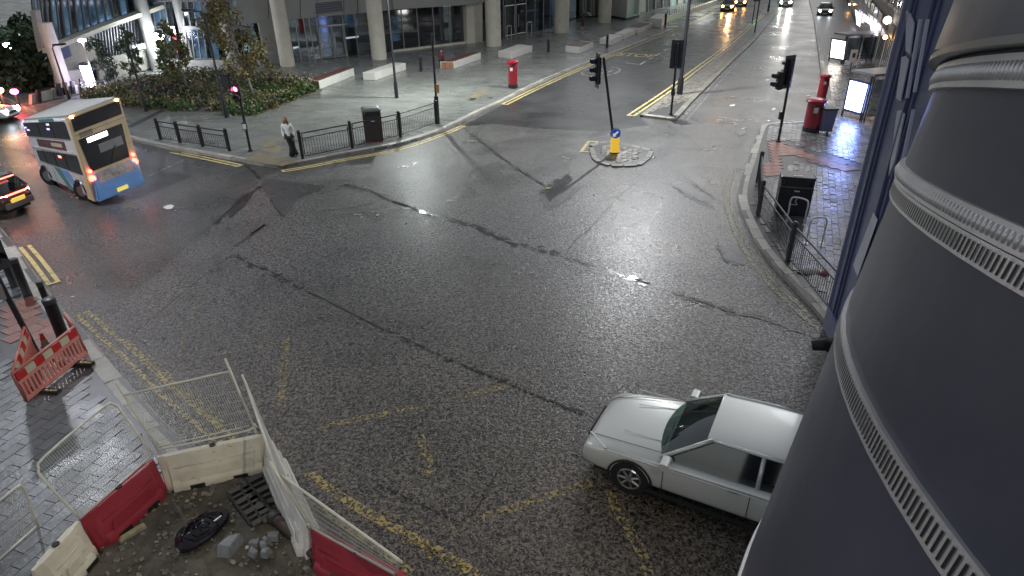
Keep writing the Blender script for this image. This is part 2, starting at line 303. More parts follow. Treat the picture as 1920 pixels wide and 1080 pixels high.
def rr(w, h, r, n=4):  # rounded rect outline, centred
    P = []
    for cx, cy, a0 in ((w/2-r, h/2-r, 0), (-w/2+r, h/2-r, 90), (-w/2+r, -h/2+r, 180), (w/2-r, -h/2+r, 270)):
        P += [(cx+r*math.cos(math.radians(a0+90*i/n)), cy+r*math.sin(math.radians(a0+90*i/n))) for i in range(n+1)]
    return P
def poly_in(P, x, y):
    P = np.array([(p[0], p[1]) for p in P]); x = np.atleast_1d(x); y = np.atleast_1d(y); c = np.zeros(x.shape, bool); n = len(P)
    for i in range(n):
        x1, y1 = P[i]; x2, y2 = P[(i+1) % n]
        k = ((y1 > y) != (y2 > y)) & (x < (x2-x1)*(y-y1)/((y2-y1) or 1e-9)+x1); c ^= k
    return c
def polyline(pts, step):
    "evenly spaced points along a polyline of Vectors"
    out = [pts[0]]; acc = 0
    for a, b in zip(pts, pts[1:]):
        L = (b-a).length; d = step-acc
        while d <= L: out.append(a+(b-a)*(d/L)); d += step
        acc = (acc+L) % step
    return out
def smoothline(P, n=4):
    P = [Vector(p) for p in P]; out = []
    for i in range(len(P)-1):
        p0 = P[max(i-1, 0)]; p1 = P[i]; p2 = P[i+1]; p3 = P[min(i+2, len(P)-1)]
        for k in range(n):
            t = k/n; out.append(.5*((2*p1)+(p2-p0)*t+(2*p0-5*p1+4*p2-p3)*t*t+(3*p1-p0-3*p2+p3)*t**3))
    return out+[P[-1]]
def strip(mb, pts, w, z, off=0, jitter=0):
    pts = [Vector((p[0], p[1], 0)) for p in pts]; A = []; B = []
    for i, p in enumerate(pts):
        t = (pts[min(i+1, len(pts)-1)]-pts[max(i-1, 0)]).normalized(); n = Vector((-t.y, t.x, 0))
        q = p+n*off; j = random.uniform(-jitter, jitter); j2 = random.uniform(-jitter, jitter)
        A.append(q+n*(w/2+j)); B.append(q-n*(w/2+j2))
    n = len(A)
    mb.add([(a.x, a.y, z) for a in A]+[(b.x, b.y, z) for b in B], [(i, i+1, n+i+1, n+i) for i in range(n-1)]); return mb

# ================================================================= SETTING: road, pavements, kerbs
road = MB().add([(-260, -40, 0), (260, -40, 0), (260, 420, 0), (-260, 420, 0)], [(0, 1, 2, 3)]).build('road', 'asphalt', kind='structure')
KP = smoothline([G2(p) for p in [(-250, 60), (60, 215), (160, 240), (257, 266), (311, 279), (369, 289), (448, 303), (500, 313), (532, 315), (565, 308), (652, 291), (746, 274), (821, 250), (859, 233), (900, 212), (942, 193), (1025, 151), (1150, 101), (1280, 50)]], 3) + [G(1344, 17), G(1420, -15), G(1470, -35)]
KL = smoothline([G2(p) for p in [(-260, 200), (-60, 368), (5, 437), (37, 475), (72, 527), (117, 585), (165, 635), (207, 687), (250, 735), (300, 790), (380, 868), (470, 950), (590, 1040), (720, 1120), (900, 1230)]], 3)
KR = smoothline([G(1515, -5), G(1524, 30), G(1533, 90), G(1538, 130), G(1541, 170), G(1534, 205), G(1510, 230), G(1470, 233), G(1430, 236), G(1416, 262), G(1403, 302), G(1388, 344), G(1384, 382), G(1399, 424), G(1425, 473), G(1475, 530), G(1532, 590), G(1600, 680)], 3)
def pave_base(name, poly, mt, z=.12):
    return MB().prism([(p[0], p[1]) for p in poly], -.02, z).build(name, mt, kind='structure')
plazapoly = KP + [Vector((45, 220, 0)), Vector((-200, 220, 0)), Vector((-200, 60, 0))]
plaza = pave_base('plaza_pavement', plazapoly, 'plaza_stone')
leftpoly = KL + [Vector((2, -20, 0)), Vector((-90, -20, 0)), Vector((-90, 30, 0))]
leftpav = pave_base('left_pavement', leftpoly, 'slab_bed')
rightpoly = KR + [Vector((7.6, 4, 0)), Vector((60, 4, 0)), Vector((140, 200, 0)), Vector((90, 200, 0))]
rightpav = pave_base('right_pavement', rightpoly, 'brick_bed')
def kerb(line, parent, w=.28, z=.128, length=.9, side=1, near=None, mt='kerb_granite', maxn=300):
    pts = polyline(line, length); k = 0
    for a, b in zip(pts, pts[1:]):
        u = (b-a).normalized(); n = Vector((-u.y, u.x, 0))*side
        if (a-Vector((0, 0, 0))).length > 75 or k > maxn: continue
        px = proj(a)
        if not (-250 < px[0] < 2000 and -120 < px[1] < 1200): continue
        g = .012; P0 = a+u*g-n*.012; P1 = b-u*g-n*.012; zz = z+random.uniform(-.003, .004)
        mb = MB().hexa([(P0.x, P0.y, -.01), (P1.x, P1.y, -.01), (P1.x+n.x*w, P1.y+n.y*w, -.01), (P0.x+n.x*w, P0.y+n.y*w, -.01), (P0.x, P0.y, zz-.012), (P1.x, P1.y, zz-.012), (P1.x+n.x*w, P1.y+n.y*w, zz), (P0.x+n.x*w, P0.y+n.y*w, zz)])
        mb.build('kerb_stone', mt, parent); k += 1
kerb(KP, plaza, side=1, length=1.0); kerb(KL, leftpav, side=-1, w=.34, length=1.1); kerb(KR, rightpav, side=1, w=.30, length=.8)
# far end of the pavement edges, plain strips
def pave(name, poly, excl, ang, a, b, gap, z, th, mt, parent, near, far=None, bond=.5, limit=300, jit=.002, tilt=.003):
    P = np.array([(p[0], p[1]) for p in poly]); u = np.array([math.cos(ang), math.sin(ang)]); v = np.array([-u[1], u[0]])
    q = P@np.array([u, v]).T; lo = q.min(0); hi = q.max(0)
    I = np.arange(int(lo[0]//a)-1, int(hi[0]//a)+2); J = np.arange(int(lo[1]//b)-1, int(hi[1]//b)+2)
    ii, jj = np.meshgrid(I, J); c0 = (ii+(jj % 2)*bond)*a; c1 = jj*b
    c0 = c0.ravel(); c1 = c1.ravel(); X = c0*u[0]+c1*v[0]; Y = c0*u[1]+c1*v[1]
    ok = np.ones(len(X), bool)
    for s0, s1 in ((0, 0), (1, 1), (1, -1), (-1, 1), (-1, -1)):
        xx = X+(s0*a*u[0]+s1*b*v[0])*.48; yy = Y+(s0*a*u[1]+s1*b*v[1])*.48
        ok &= poly_in(P, xx, yy)
        for e in excl: ok &= ~poly_in(e, xx, yy)
    d = np.hypot(X, Y)
    if far: ok &= d < far
    # only what the picture can see
    keep = [k for k in np.where(ok)[0] if (lambda p: -60 < p[0] < 1990 and -40 < p[1] < 1140)(proj(Vector((X[k], Y[k], z))))]
    keep.sort(key=lambda k: d[k])
    base = MB().box((0, 0, 0), (a-gap, b-gap, th)); me = None
    for k in keep[:limit]:
        if me is None:
            o = base.build(name, mt, parent); me = o.data
        else:
            o = bpy.data.objects.new(name, me); COL.objects.link(o); o.parent = parent
        o.location = (X[k], Y[k], z-th/2+random.uniform(-jit, jit)); o.rotation_euler = (random.gauss(0, tilt), random.gauss(0, tilt), ang)
    rest = keep[limit:]
    if rest:
        mb = MB(); vs = []; fs = []
        hx = (a-gap)/2; hy = (b-gap)/2
        for k in rest:
            zz = z+random.uniform(-jit, jit); o = len(vs)
            cs = [(X[k]+sx*hx*u[0]+sy*hy*v[0], Y[k]+sx*hx*u[1]+sy*hy*v[1]) for sx, sy in ((-1, -1), (1, -1), (1, 1), (-1, 1))]
            t = [random.gauss(0, tilt)*a for _ in range(2)]
            vs += [(cs[0][0], cs[0][1], z-th), (cs[1][0], cs[1][1], z-th), (cs[2][0], cs[2][1], z-th), (cs[3][0], cs[3][1], z-th)]
            vs += [(cs[0][0], cs[0][1], zz), (cs[1][0], cs[1][1], zz+t[0]), (cs[2][0], cs[2][1], zz+t[0]), (cs[3][0], cs[3][1], zz)]
            fs += [(o+4, o+5, o+6, o+7), (o, o+1, o+5, o+4), (o+1, o+2, o+6, o+5), (o+2, o+3, o+7, o+6), (o+3, o, o+4, o+7)]
        mb.v = vs; mb.f = fs; mb.build(name+'_expanse', mt, parent, kind='stuff', fix=False)
# planting bed outline
bedpx = [(150, 196), (240, 203), (365, 210), (394, 196), (410, 208), (482, 219), (548, 192), (604, 170), (600, 160), (540, 148), (430, 140), (330, 140), (230, 160), (150, 176)]
bed = [G2(p, .12) for p in bedpx]
angA = math.atan2(.9, .44)
def offs(line, d):
    out = []
    for i, p in enumerate(line):
        t = (line[min(i+1, len(line)-1)]-line[max(i-1, 0)]).normalized(); out.append(Vector((p.x-t.y*d, p.y+t.x*d, 0)))
    return out
pz = offs(KP, .32)
pave('paving_slab', pz+[Vector((40, 200, 0)), Vector((-60, 200, 0)), Vector((-60, 60, 0))], [bed], angA-PI/2+.25, 1.2, .4, .010, .129, .02, 'plaza_slab', plaza, 0, far=62, limit=300, jit=.001, tilt=.0012)
tacR = [G2(p) for p in [(1431, 272), (1470, 270), (1500, 284), (1560, 300), (1625, 322), (1618, 336), (1540, 318), (1480, 300), (1470, 338), (1418, 338)]]
pave('tactile_slab', tacR, [], .15, .4, .4, .012, .137, .02, 'tactile_red', rightpav, 0)
fr = G(1482, 405); AR = math.atan2((G(1545, 120)-G(1560, 290)).y, (G(1545, 120)-G(1560, 290)).x)
pave('paving_brick', offs(KR, .32)+[Vector((7.75, 6, 0)), Vector((60, 6, 0)), Vector((120, 190, 0))], [tacR], AR, .42, .21, .018, .137, .025, 'brick_paver', rightpav, 0, far=60, limit=300, jit=.004, tilt=.012)
soilpoly = [G2(p) for p in [(215, 1010), (345, 905), (500, 872), (560, 960), (700, 1060), (860, 1180), (400, 1300), (60, 1180), (190, 1060)]]
lk = offs(KL, -.38)
tacL = [G2(p) for p in [(60, 555), (95, 575), (150, 640), (165, 700), (60, 720), (0, 640), (-30, 600)]]
pave('tactile_slab', [p for p in tacL], [], 1.1, .4, .4, .012, .137, .02, 'tactile_red', leftpav, 0)
pave('paving_slab', lk+[Vector((2, -10, 0)), Vector((-40, -10, 0))], [soilpoly, tacL], math.atan2(.95, .31), .44, .22, .012, .137, .02, 'slab_grey', leftpav, 0, far=24, limit=300, jit=.003, tilt=.006)
# central refuge island and the long median
isl = [G2(p) for p in [(1112, 276), (1133, 268), (1163, 272), (1217, 284), (1212, 296), (1194, 310), (1150, 312), (1120, 302)]]
island = pave_base('central_island', isl, 'brick_bed', .05)
kerb(isl+[isl[0]], island, w=.22, z=.065, length=.55, side=1, mt='kerb_dull')
ic = sum(isl, Vector())/len(isl)
pave('sett', [ic+(p-ic)*.86 for p in isl], [], .55, .30, .17, .02, .066, .03, 'sett', island, 0, jit=.008, tilt=.03)
medL = [G2(p) for p in [(1200, 219), (1257, 177), (1300, 146), (1350, 105), (1400, 62), (1440, 28)]]; medR = [G2(p) for p in [(1470, 14), (1455, 30), (1412, 80), (1375, 115), (1340, 150), (1300, 190), (1267, 227)]]
med = medL+medR
median = pave_base('median_island', med, 'brick_bed', .10)
kerb(medL, median, w=.3, z=.12, length=.9, side=-1, mt='kerb_dull'); kerb(medR, median, w=.3, z=.12, length=.9, side=-1, mt='kerb_dull'); kerb([medR[-1], medL[0]], median, w=.3, z=.12, length=.6, side=-1)
mi = [lerp(a, b, .12) for a, b in zip(medL, reversed(medR))]+[lerp(b, a, .12) for a, b in zip(reversed(medL), medR)]
pave('sett', mi, [], angA, .32, .2, .025, .115, .03, 'sett', median, 0, far=70, jit=.008, tilt=.03)

# ---- markings and repairs on the road (children of the road)
def line_px(name, pts, w, mt, z=.004, off=0, sm=True, jit=0):
    P = [G2(p) for p in pts]
    if sm and len(P) > 2: P = smoothline(P, 4)
    if jit: P = polyline(P, .35)
    return strip(MB(), P, w, z, off, jit).build(name, mt, road)
def poly_px(name, pts, mt, z=.004): 
    P = [G2(p) for p in pts]; return MB().add([(p.x, p.y, z) for p in P], [tuple(range(len(P)))]).build(name, mt, road)
def dbl(pts, w=.11, gap=.24, mt='yellow_paint', end0=False, end1=False):
    line_px('double_yellow_line', pts, w, mt, .012, gap/2); line_px('double_yellow_line', pts, w, mt, .012, -gap/2)
    for e, f in ((end0, 0), (end1, -1)):
        if e:
            P = G2(pts[f]); Q = G2(pts[1 if f == 0 else -2]); t = (Q-P).normalized(); n = Vector((-t.y, t.x, 0))
            strip(MB(), [P+n*(gap/2+w/2), P-n*(gap/2+w/2)], w, .016).build('line_end_bar', mt, road)
poly_px('smooth_lane', [(868, 236), (942, 197), (1150, 103), (1340, 22), (1440, 5), (1400, 60), (1300, 145), (1200, 218), (1215, 235), (1130, 246), (1000, 240), (930, 232)], 'asphalt_smooth', .004)
poly_px('left_lane_resurfacing', [(250, 268), (448, 306), (520, 318), (470, 352), (430, 395), (330, 480), (200, 590), (160, 580), (110, 540), (-60, 375), (-200, 240), (60, 218)], 'asphalt_lane', .004)
poly_px('asphalt_patch', [(488, 346), (500, 334), (610, 350), (560, 372), (533, 408), (520, 395), (505, 372)], 'asphalt_patch', .008)
poly_px('asphalt_patch', [(1010, 372), (1050, 345), (1090, 352), (1060, 378), (1030, 396)], 'asphalt_patch', .008)
poly_px('asphalt_patch', [(1345, 462), (1382, 458), (1402, 490), (1395, 498), (1358, 486)], 'asphalt_patch', .008)
poly_px('asphalt_patch', [(425, 398), (455, 365), (478, 358), (460, 385), (432, 410)], 'tar', .010)
poly_px('asphalt_patch', [(1262, 348), (1290, 340), (1340, 372), (1325, 388), (1290, 372)], 'asphalt_patch', .008)
for pts, w in (([(640, 346), (690, 358), (740, 378), (790, 398), (845, 410), (905, 432), (960, 456), (1010, 468), (1055, 482)], .13), ([(1055, 482), (1110, 498), (1160, 515), (1225, 538)], .07), ([(1225, 538), (1300, 560), (1370, 585), (1440, 600), (1540, 640)], .12),
               ([(438, 478), (470, 495), (520, 515), (550, 535), (575, 546)], .08), ([(575, 546), (625, 570), (700, 608), (750, 630)], .05), ([(750, 630), (800, 655), (870, 685), (960, 722), (1030, 752), (1100, 780)], .06),
               ([(1215, 332), (1180, 352), (1145, 385), (1110, 425), (1080, 450), (1058, 480)], .05), ([(438, 478), (405, 500), (330, 560), (235, 640)], .03), ([(488, 350), (440, 385), (398, 425)], .12), ([(448, 303), (470, 318), (492, 340)], .06), ([(870, 240), (920, 280), (975, 320), (1040, 360)], .06), ([(745, 318), (790, 330), (830, 312)], .04),
               ([(1262, 350), (1300, 372), (1330, 385), (1320, 392)], .09), ([(1300, 345), (1345, 378)], .07), ([(1345, 455), (1360, 490), (1395, 500)], .06), ([(1150, 315), (1200, 330), (1215, 332), (1262, 350)], .05), ([(533, 408), (520, 395), (505, 372)], .05), ([(600, 395), (660, 390), (720, 375)], .05), ([(700, 905), (830, 965), (880, 975), (935, 880), (960, 850)], .025)):
    if w > .05: line_px('damp_stain', pts, w*3.2, 'stain', .009, jit=w*.8)
    line_px('asphalt_seam', pts, w*.8, 'tar_line', .014, jit=w*.3)
for pts, w in (([(735, 378), (760, 386), (800, 402), (820, 406)], .09), ([(1172, 520), (1200, 527), (1226, 538)], .12), ([(1180, 519), (1215, 534)], .16), ([(440, 462), (500, 420)], .09)):
    line_px('puddle', pts, w, 'puddle', .020, jit=w*.4)
poly_px('puddle', [(1378, 248), (1400, 240), (1398, 252), (1386, 256)], 'puddle', .02)
dbl([(323, 285), (369, 294), (450, 311)], end1=True, gap=.22)
dbl([(531, 321), (580, 313), (640, 301), (746, 281), (821, 256), (868, 237)], end0=True, end1=True, gap=.22)
dbl([(946, 196), (1020, 160), (1112, 119), (1190, 86), (1250, 62), (1340, 24)], end0=True, gap=.30, w=.13)
dbl([(1183, 217), (1257, 167), (1300, 134), (1350, 97), (1385, 68), (1430, 28)], end0=True, gap=.34, w=.14)
dbl([(46, 462), (70, 490), (101, 531)], end1=True, gap=.22)
dbl([(155, 589), (195, 625), (240, 663), (300, 722), (360, 775), (410, 815), (470, 870), (560, 940), (640, 1000), (760, 1085)], end0=True, gap=.24, mt='yellow_patchy')
dbl([(1372, 326), (1364, 350), (1363, 380), (1375, 420), (1400, 470), (1440, 525), (1480, 565), (1532, 612)], gap=.2, w=.07, mt='yellow_patchy', end0=True)
dbl([(1098, 285), (1112, 266)], end0=True, end1=True, gap=.4, w=.14)
for pts, mt in (([(600, 800), (690, 782), (785, 763)], 'yellow_worn'), ([(860, 745), (955, 722)], 'yellow_worn'), ([(785, 763), (860, 745)], 'yellow_faint'), ([(535, 635), (533, 700), (528, 765)], 'yellow_worn'), ([(330, 680), (430, 660), (535, 640)], 'yellow_faint'), ([(890, 975), (1000, 940), (1108, 905)], 'yellow_worn'), ([(1140, 920), (1165, 970), (1200, 1030), (1215, 1080)], 'yellow_worn'), ([(785, 815), (800, 850), (805, 890)], 'yellow_worn'),
                ([(235, 640), (300, 690), (340, 730), (420, 800)], 'yellow_worn'), ([(575, 885), (660, 945), (760, 1000), (850, 1050), (900, 1085)], 'yellow_patchy'), ([(760, 1010), (830, 1050), (870, 1070)], 'yellow_worn'), ([(340, 700), (345, 640), (375, 545)], 'yellow_faint'), ([(840, 385), (900, 374)], 'yellow_faint'), ([(1290, 690), (1310, 720)], 'yellow_faint'), ([(700, 960), (820, 990), (880, 975)], 'yellow_faint'), ([(560, 880), (520, 800)], 'yellow_faint')):
    line_px('box_junction_marking', pts, .17 if 'faint' not in mt else .14, mt, .006)
line_px('white_line', [(1350, 219), (1387, 227)], .22, 'white_worn', .012); line_px('white_line', [(1440, 240), (1505, 236)], .1, 'white_worn', .012)
line_px('white_line', [(275, 332), (350, 298)], .10, 'white_worn', .012); line_px('white_line', [(-60, 262), (0, 272), (62, 290)], .12, 'white_worn', .012)
line_px('white_line', [(262, 268), (300, 276), (350, 290)], .10, 'white_worn', .012); line_px('white_line', [(235, 642), (262, 620)], .05, 'white_worn', .012)
line_px('channel_line', [(1287, 226), (1340, 165), (1407, 91), (1450, 48)], .07, 'white_worn', .012); line_px('channel_line', [(1276, 226), (1330, 165), (1400, 90), (1446, 46)], .07, 'white_worn', .012)
line_px('white_line', [(1172, 118), (1200, 121.5), (1210, 115)], .14, 'white_paint', .012, sm=False)
for a, b in (((1217, 111), (1223, 108)), ((1232, 103), (1239, 99.5)), ((1244, 96), (1251, 92.5)), ((1260, 88), (1266, 85))): line_px('white_dash', [a, b], .14, 'white_paint', .012)
for c, w, h in (((318, 389), 24, 9), ((708, 404), 8, 3), ((137, 557), 8, 3), ((1395, 242), 10, 5), ((1440, 150), 12, 4), ((1373, 198), 14, 5), ((1450, 205), 12, 4), ((1028, 353), 14, 4), ((970, 408), 12, 2), ((1515, 180), 9, 3), ((1505, 112), 9, 3)):
    P = [(c[0]+w/2*math.cos(a+.3)*random.uniform(.5, 1.1), c[1]+h/2*math.sin(a)*random.uniform(.5, 1.2)) for a in np.linspace(0, 2*PI, 9)[:-1]]
    poly_px('paint_remnant', P, 'white_paint' if c[0] != 1028 else 'yellow_paint', .02)
# 20 roundel: painted ellipse ring and digits; BUS STOP lettering
rc = G(1127, 134); ux = (G(1163, 128)-G(1090, 136)); LX = 1.55; v = Vector((.44, .9, 0)).normalized(); un = Vector((v.y, -v.x, 0))
ring = [rc+un*(LX*.80*math.cos(a))+v*(2.2*math.sin(a)) for a in np.linspace(0, 2*PI, 33)]
strip(MB(), ring, .16, .012).build('speed_roundel', 'white_worn', road)
def text(s, size, loc, xdir, ydir, mt, parent, name, ext=0, sx=1, sy=1, align='CENTER', normal=None):
    c = bpy.data.curves.new(name, 'FONT'); c.body = s; c.size = size; c.align_x = align; c.align_y = 'CENTER'; c.extrude = ext; c.offset = size*.012
    c.materials.append(M[mt]); o = bpy.data.objects.new(name, c); COL.objects.link(o)
    X = Vector(xdir).normalized(); Y = Vector(ydir).normalized(); Z = X.cross(Y).normalized(); Y = Z.cross(X)
    mw = Matrix(((X.x*sx, Y.x*sy, Z.x, loc[0]), (X.y*sx, Y.y*sy, Z.y, loc[1]), (X.z*sx, Y.z*sy, Z.z, loc[2]), (0, 0, 0, 1)))
    dg = bpy.context.evaluated_depsgraph_get(); me = bpy.data.meshes.new_from_object(o.evaluated_get(dg)) if False else o.to_mesh().copy()
    bpy.data.objects.remove(o); me.transform(mw); me.materials.clear(); me.materials.append(M[mt])
    ob = bpy.data.objects.new(name, me); COL.objects.link(ob)
    if parent: adopt(ob, parent, parent.name in MW and not (MW[parent.name] == Matrix()))
    MW.setdefault(ob.name, Matrix()); return ob
text('20', 1.9, (rc.x, rc.y, .012), un, v, 'white_worn', road, 'speed_number', sy=1.6, sx=.8)
st = G(1193, 104); text('STOP', 1.5, (st.x, st.y, .012), un, v, 'yellow_paint', road, 'road_lettering', sy=1.6, sx=.92)
st = G(1218, 93.5); text('BUS', 1.5, (st.x, st.y, .012), un, v, 'yellow_worn', road, 'road_lettering', sy=1.6, sx=.92)
# drain covers and channel in the plaza, manhole in road
for pts, mt in (([(875, 186), (893, 186), (919, 168), (900, 168)], 'tactile_buff'), ([(876, 188), (886, 190), (894, 185), (884, 184)], 'joint'), ([(500, 264), (512, 262), (530, 280), (520, 290), (488, 282)], 'tactile_buff'), ([(236, 238), (300, 207), (310, 208), (246, 240)], 'joint'), ([(914, 184), (922, 185), (925, 183), (917, 182)], 'joint'), ([(455, 300), (485, 286), (560, 300), (530, 312), (500, 308)], 'tactile_buff')):
    P = [G2(p, .12) for p in pts]; MB().add([(p.x, p.y, .1335) for p in P], [tuple(range(len(P)))]).build('paving_inset', mt, plaza)

# ================================================================= STREET FURNITURE
def guard(posts, zb, label, name='guard_railing', hh=1.15, pr=.075, bevelled=True, mt='black_metal', group=None):
    P = [G(p[0], p[1], zb) for p in posts]; c = P[0]
    t = thing(name, c, label, 'railing', group)
    for p in P: MB().lathe([(pr, 0), (pr, hh-.06), (pr*1.15, hh-.05), (pr*1.15, hh-.02), (pr*.6, hh+.03)], 10, p).build('post', mt, t, True, smooth='auto')
    for a, b in zip(P, P[1:]):
        u = (b-a); L = u.length; u.normalize(); A = a+u*(pr+.05); B = b-u*(pr+.05); z = Vector((0, 0, 1))
        fr = MB()
        for h in (hh-.12, hh-.34, .10): fr.tube([A+z*h, B+z*h], .02 if h < hh-.2 else .028, 6)
        fr.tube([A+z*.10, A+z*(hh-.12)], .02, 6); fr.tube([B+z*.10, B+z*(hh-.12)], .02, 6)
        fr.tube([a+z*(hh-.3), A+z*(hh-.3)], .015, 5); fr.tube([B+z*(hh-.3), b+z*(hh-.3)], .015, 5)
        fr.build('rail_frame', mt, t, True, smooth='auto')
        n = max(3, int((B-A).length/.12)); bars = MB()
        for i in range(1, n): q = lerp(A, B, i/n); bars.tube([q+z*.1, q+z*(hh-.34)], .009, 4)
        bars.build('bars', mt, t, True, kind='stuff')
    return t
guard([(301.5, 262), (338, 268), (380.6, 275), (430.6, 283)], .12, 'black pedestrian guard rail between the bus and the red crossing signal', hh=1.0)
guard([(568, 298), (661, 278), (751, 257), (819, 233)], .12, 'black guard rail with the brown bin behind it at the plaza corner', hh=1.2)
guard([(1420, 342), (1421, 403), (1477, 489), (1560, 592)], .13, 'weathered curved guard rail round the right-hand corner beside the bicycle hoops', mt='dark_metal', hh=1.15)
def lamp_post(base, h, label, name='lamp_post', lit=None, arm=None, r=.09, group='street lamps', mt='black_metal', power=0, col=(1, .95, .88), headmat=None, lean=(0, 0)):
    t = thing(name, base, label, 'lamp post', group); z = h
    MB().lathe([(r*1.5, 0), (r*1.5, .9), (r, 1.0), (r*.6, z)], 10).build('pole', mt, t, smooth='auto')
    a = Vector(arm or (-1, -.3, 0)); e = Vector((a.x, a.y, z+.12))
    MB().tube([(0, 0, z-.05), (a.x*.3, a.y*.3, z+.08), e], .035, 6).build('arm', mt, t, smooth=True)
    an = math.atan2(a.y, a.x)
    hd = MB().loft([[Vector((x*math.cos(an)-y*math.sin(an), x*math.sin(an)+y*math.cos(an), zz))+e for y, zz in ((-w, 0), (w, 0), (w*.6, .1), (-w*.6, .1))] for x, w in ((-.1, .06), (.1, .13), (.5, .13), (.62, .06))]).build('lamp_head', mt, t)
    MB().box((e.x+math.cos(an)*.3, e.y+math.sin(an)*.3, e.z-.012), (.34, .18, .02), an).build('lens', headmat or ('lamp_lit' if power else 'lens_clear'), t)
    if power:
        ld = bpy.data.lights.new('street_light', 'SPOT'); ld.energy = power*LAMP; ld.color = col; ld.shadow_soft_size = .16; ld.spot_size = math.radians(160); ld.spot_blend = .6
        lo = bpy.data.objects.new('street_light', ld); COL.objects.link(lo); lo.location = (e.x+math.cos(an)*.3, e.y+math.sin(an)*.3, e.z-.06); lo.parent = t
    return t
lamp_post(G(744, 184, .12), 6.95, 'thin black street lamp in the plaza right of the waste bin, its head above view', arm=(.75, -.15, 0), power=2500, col=(.92, 1, .95), r=.075)
lamp_post(G(1274, 177, .10), 11.9, 'thick black lamp column on the median beside the traffic signal', arm=(-1.9, -.9, 0), power=7600, col=(.96, .98, 1), r=.12)
lamp_post(G(425, 221, .12), 5.2, 'dark lamp post at the near edge of the planting bed with a flat arm', arm=(-.55, .1, 0), r=.07)
lamp_post(G(274, 209, .12), 4.2, 'dark lamp post at the left end of the planting bed behind the bus', arm=(-.2, .3, 0), r=.07)
lamp_post(G(130, 186, .12), 3.0, 'slim post on the far side of the bus roof', arm=(.1, .1, 0), r=.06)
lamp_post(Vector((6.5, -4.5, .12)), 12.5, 'tall street lamp standing behind the camera', arm=(-1.5, 2.2, 0), power=1500, col=(1, .90, .74), r=.1)
lamp_post(Vector((-19.8, 20.0, .12)), 12, 'street lamp by the left kerb beyond the frame', arm=(1.8, .8, 0), power=2900, col=(.88, .92, 1), r=.1)
lamp_post(G(1650, 60, .12), 9, 'street lamp beside the shops beyond the bus shelters', arm=(-1.5, -.5, 0), power=800, col=(1, .93, .85), r=.1)
lamp_post(G(1440, 22, .12), 9, 'far street lamp on the median', arm=(1, -.5, 0), power=400, col=(1, .95, .85), r=.1)
lamp_post(G(1330, 10, .12), 8, 'far street lamp at the plaza edge', arm=(-1, -1, 0), power=2600, col=(.95, 1, .92), r=.08)

# pole at the end of the railing
t = thing('sign_pole', G(821, 232, .12), 'tall black pole with an orange tag at the right end of the plaza guard rail', 'pole'); hp = hfit((821, 232), (811, 65))
MB().lathe([(.11, 0), (.11, 1.35), (.055, 1.4), (.055, hp)], 10).build('shaft', 'black_metal', t, smooth='auto')
MB().box((.1, -.03, 1.75), (.17, .03, .42), .2).build('orange_tag', 'tag_orange', t)

def signal(base, h, label, yaw, heads, group='traffic signals', name='traffic_signal', pole_r=.057, button=True, lit=None, leanpx=None):
    t = thing(name, base, label, 'traffic signal', group)
    top = Vector((0, 0, h)) if leanpx is None else Vector(leanpx)
    MB().tube([(0, 0, 0), (0, 0, .02), top*.5, top], [pole_r*1.5, pole_r, pole_r, pole_r], 10).build('pole', 'black_metal', t, smooth='auto')
    MB().lathe([(pole_r*2, 0), (pole_r*1.8, .06)], 10).build('base_collar', 'black_metal', t)
    for dx, dz, yw, n, board in heads:  # yaw is facing direction
        a = yaw+yw; f = Vector((math.cos(a), math.sin(a), 0)); s = Vector((-f.y, f.x, 0)); R = Matrix((s, f, Vector((0, 0, 1)))).transposed()
        hh = .34*n; c = top+Vector((0, 0, dz))+Vector((dx*math.cos(yaw+PI/2), dx*math.sin(yaw+PI/2), 0))+f*.18
        hd = MB().box(c, (.30, .2, hh+.06), m=R).build('signal_head', 'black_metal', t, bevel=.02)
        if board: MB().box(c+f*.03, (.62, .03, hh+.36), m=R).build('backing_board', 'dark_metal', t, bevel=.006)
        for i in range(n):
            cc = c+Vector((0, 0, hh/2-.17-.34*i))+f*.1
            on = lit and lit[0] == i and dx == heads[0][0] and yw == heads[0][2]
            MB().tube([cc+f*.005, cc+f*.025], .10, 14).build('lens', lit[1] if on else 'glass_dark', t)
            ring = [[cc+f*(.02+d)+(s*math.cos(q)+Vector((0, 0, 1))*math.sin(q))*.125 for q in np.linspace(-.5, PI+.5, 9)] for d in (0, .22)]
            mb = MB(); mb.add(ring[0]+ring[1], [(k, k+1, 10+k, 9+k) for k in range(8)]); mb.build('visor', 'black_metal', t)
    if button:
        a = yaw; R = Matrix.Rotation(a+PI/2, 3, 'Z'); f = Vector((math.cos(a), math.sin(a), 0)); c = Vector((0, 0, 1.15))+f*.1
        MB().box(c, (.20, .12, .34), m=R).build('push_button_box', 'dark_metal', t, bevel=.015)
        MB().box(c+f*.065, (.15, .01, .22), m=R).build('button_plate', 'print_white', t)
    return t
cy = -PI/2
signal(G(470, 284, .12), 2.9, 'crossing signal with a red lamp lit beside the woman in white', cy+.1, [(.0, -.30, 0, 2, False)], lit=(0, 'red_lit'))
pd = thing('totem_post', G(431, 190, .12), 'squat dark post standing in the flowers behind the crossing signal', 'post'); MB().box((0, 0, .75), (.45, .25, 1.5)).build('casing', 'dark_metal', pd, bevel=.03); MB().box((0, 0, 1.52), (.5, .3, .05)).build('lid', 'black_metal', pd)
signal(G(1153, 284, .06), 4.0, 'leaning traffic signal pole on the small refuge island', PI-.4, [(.1, -.50, .5, 3, True)], leanpx=(-.68, .2, 3.9), button=False)
signal(G(1258, 215, .11), 3.55, 'traffic signal at the near tip of the median seen from the side', PI/2-.2, [(0, -.55, 0, 3, True)], button=True)
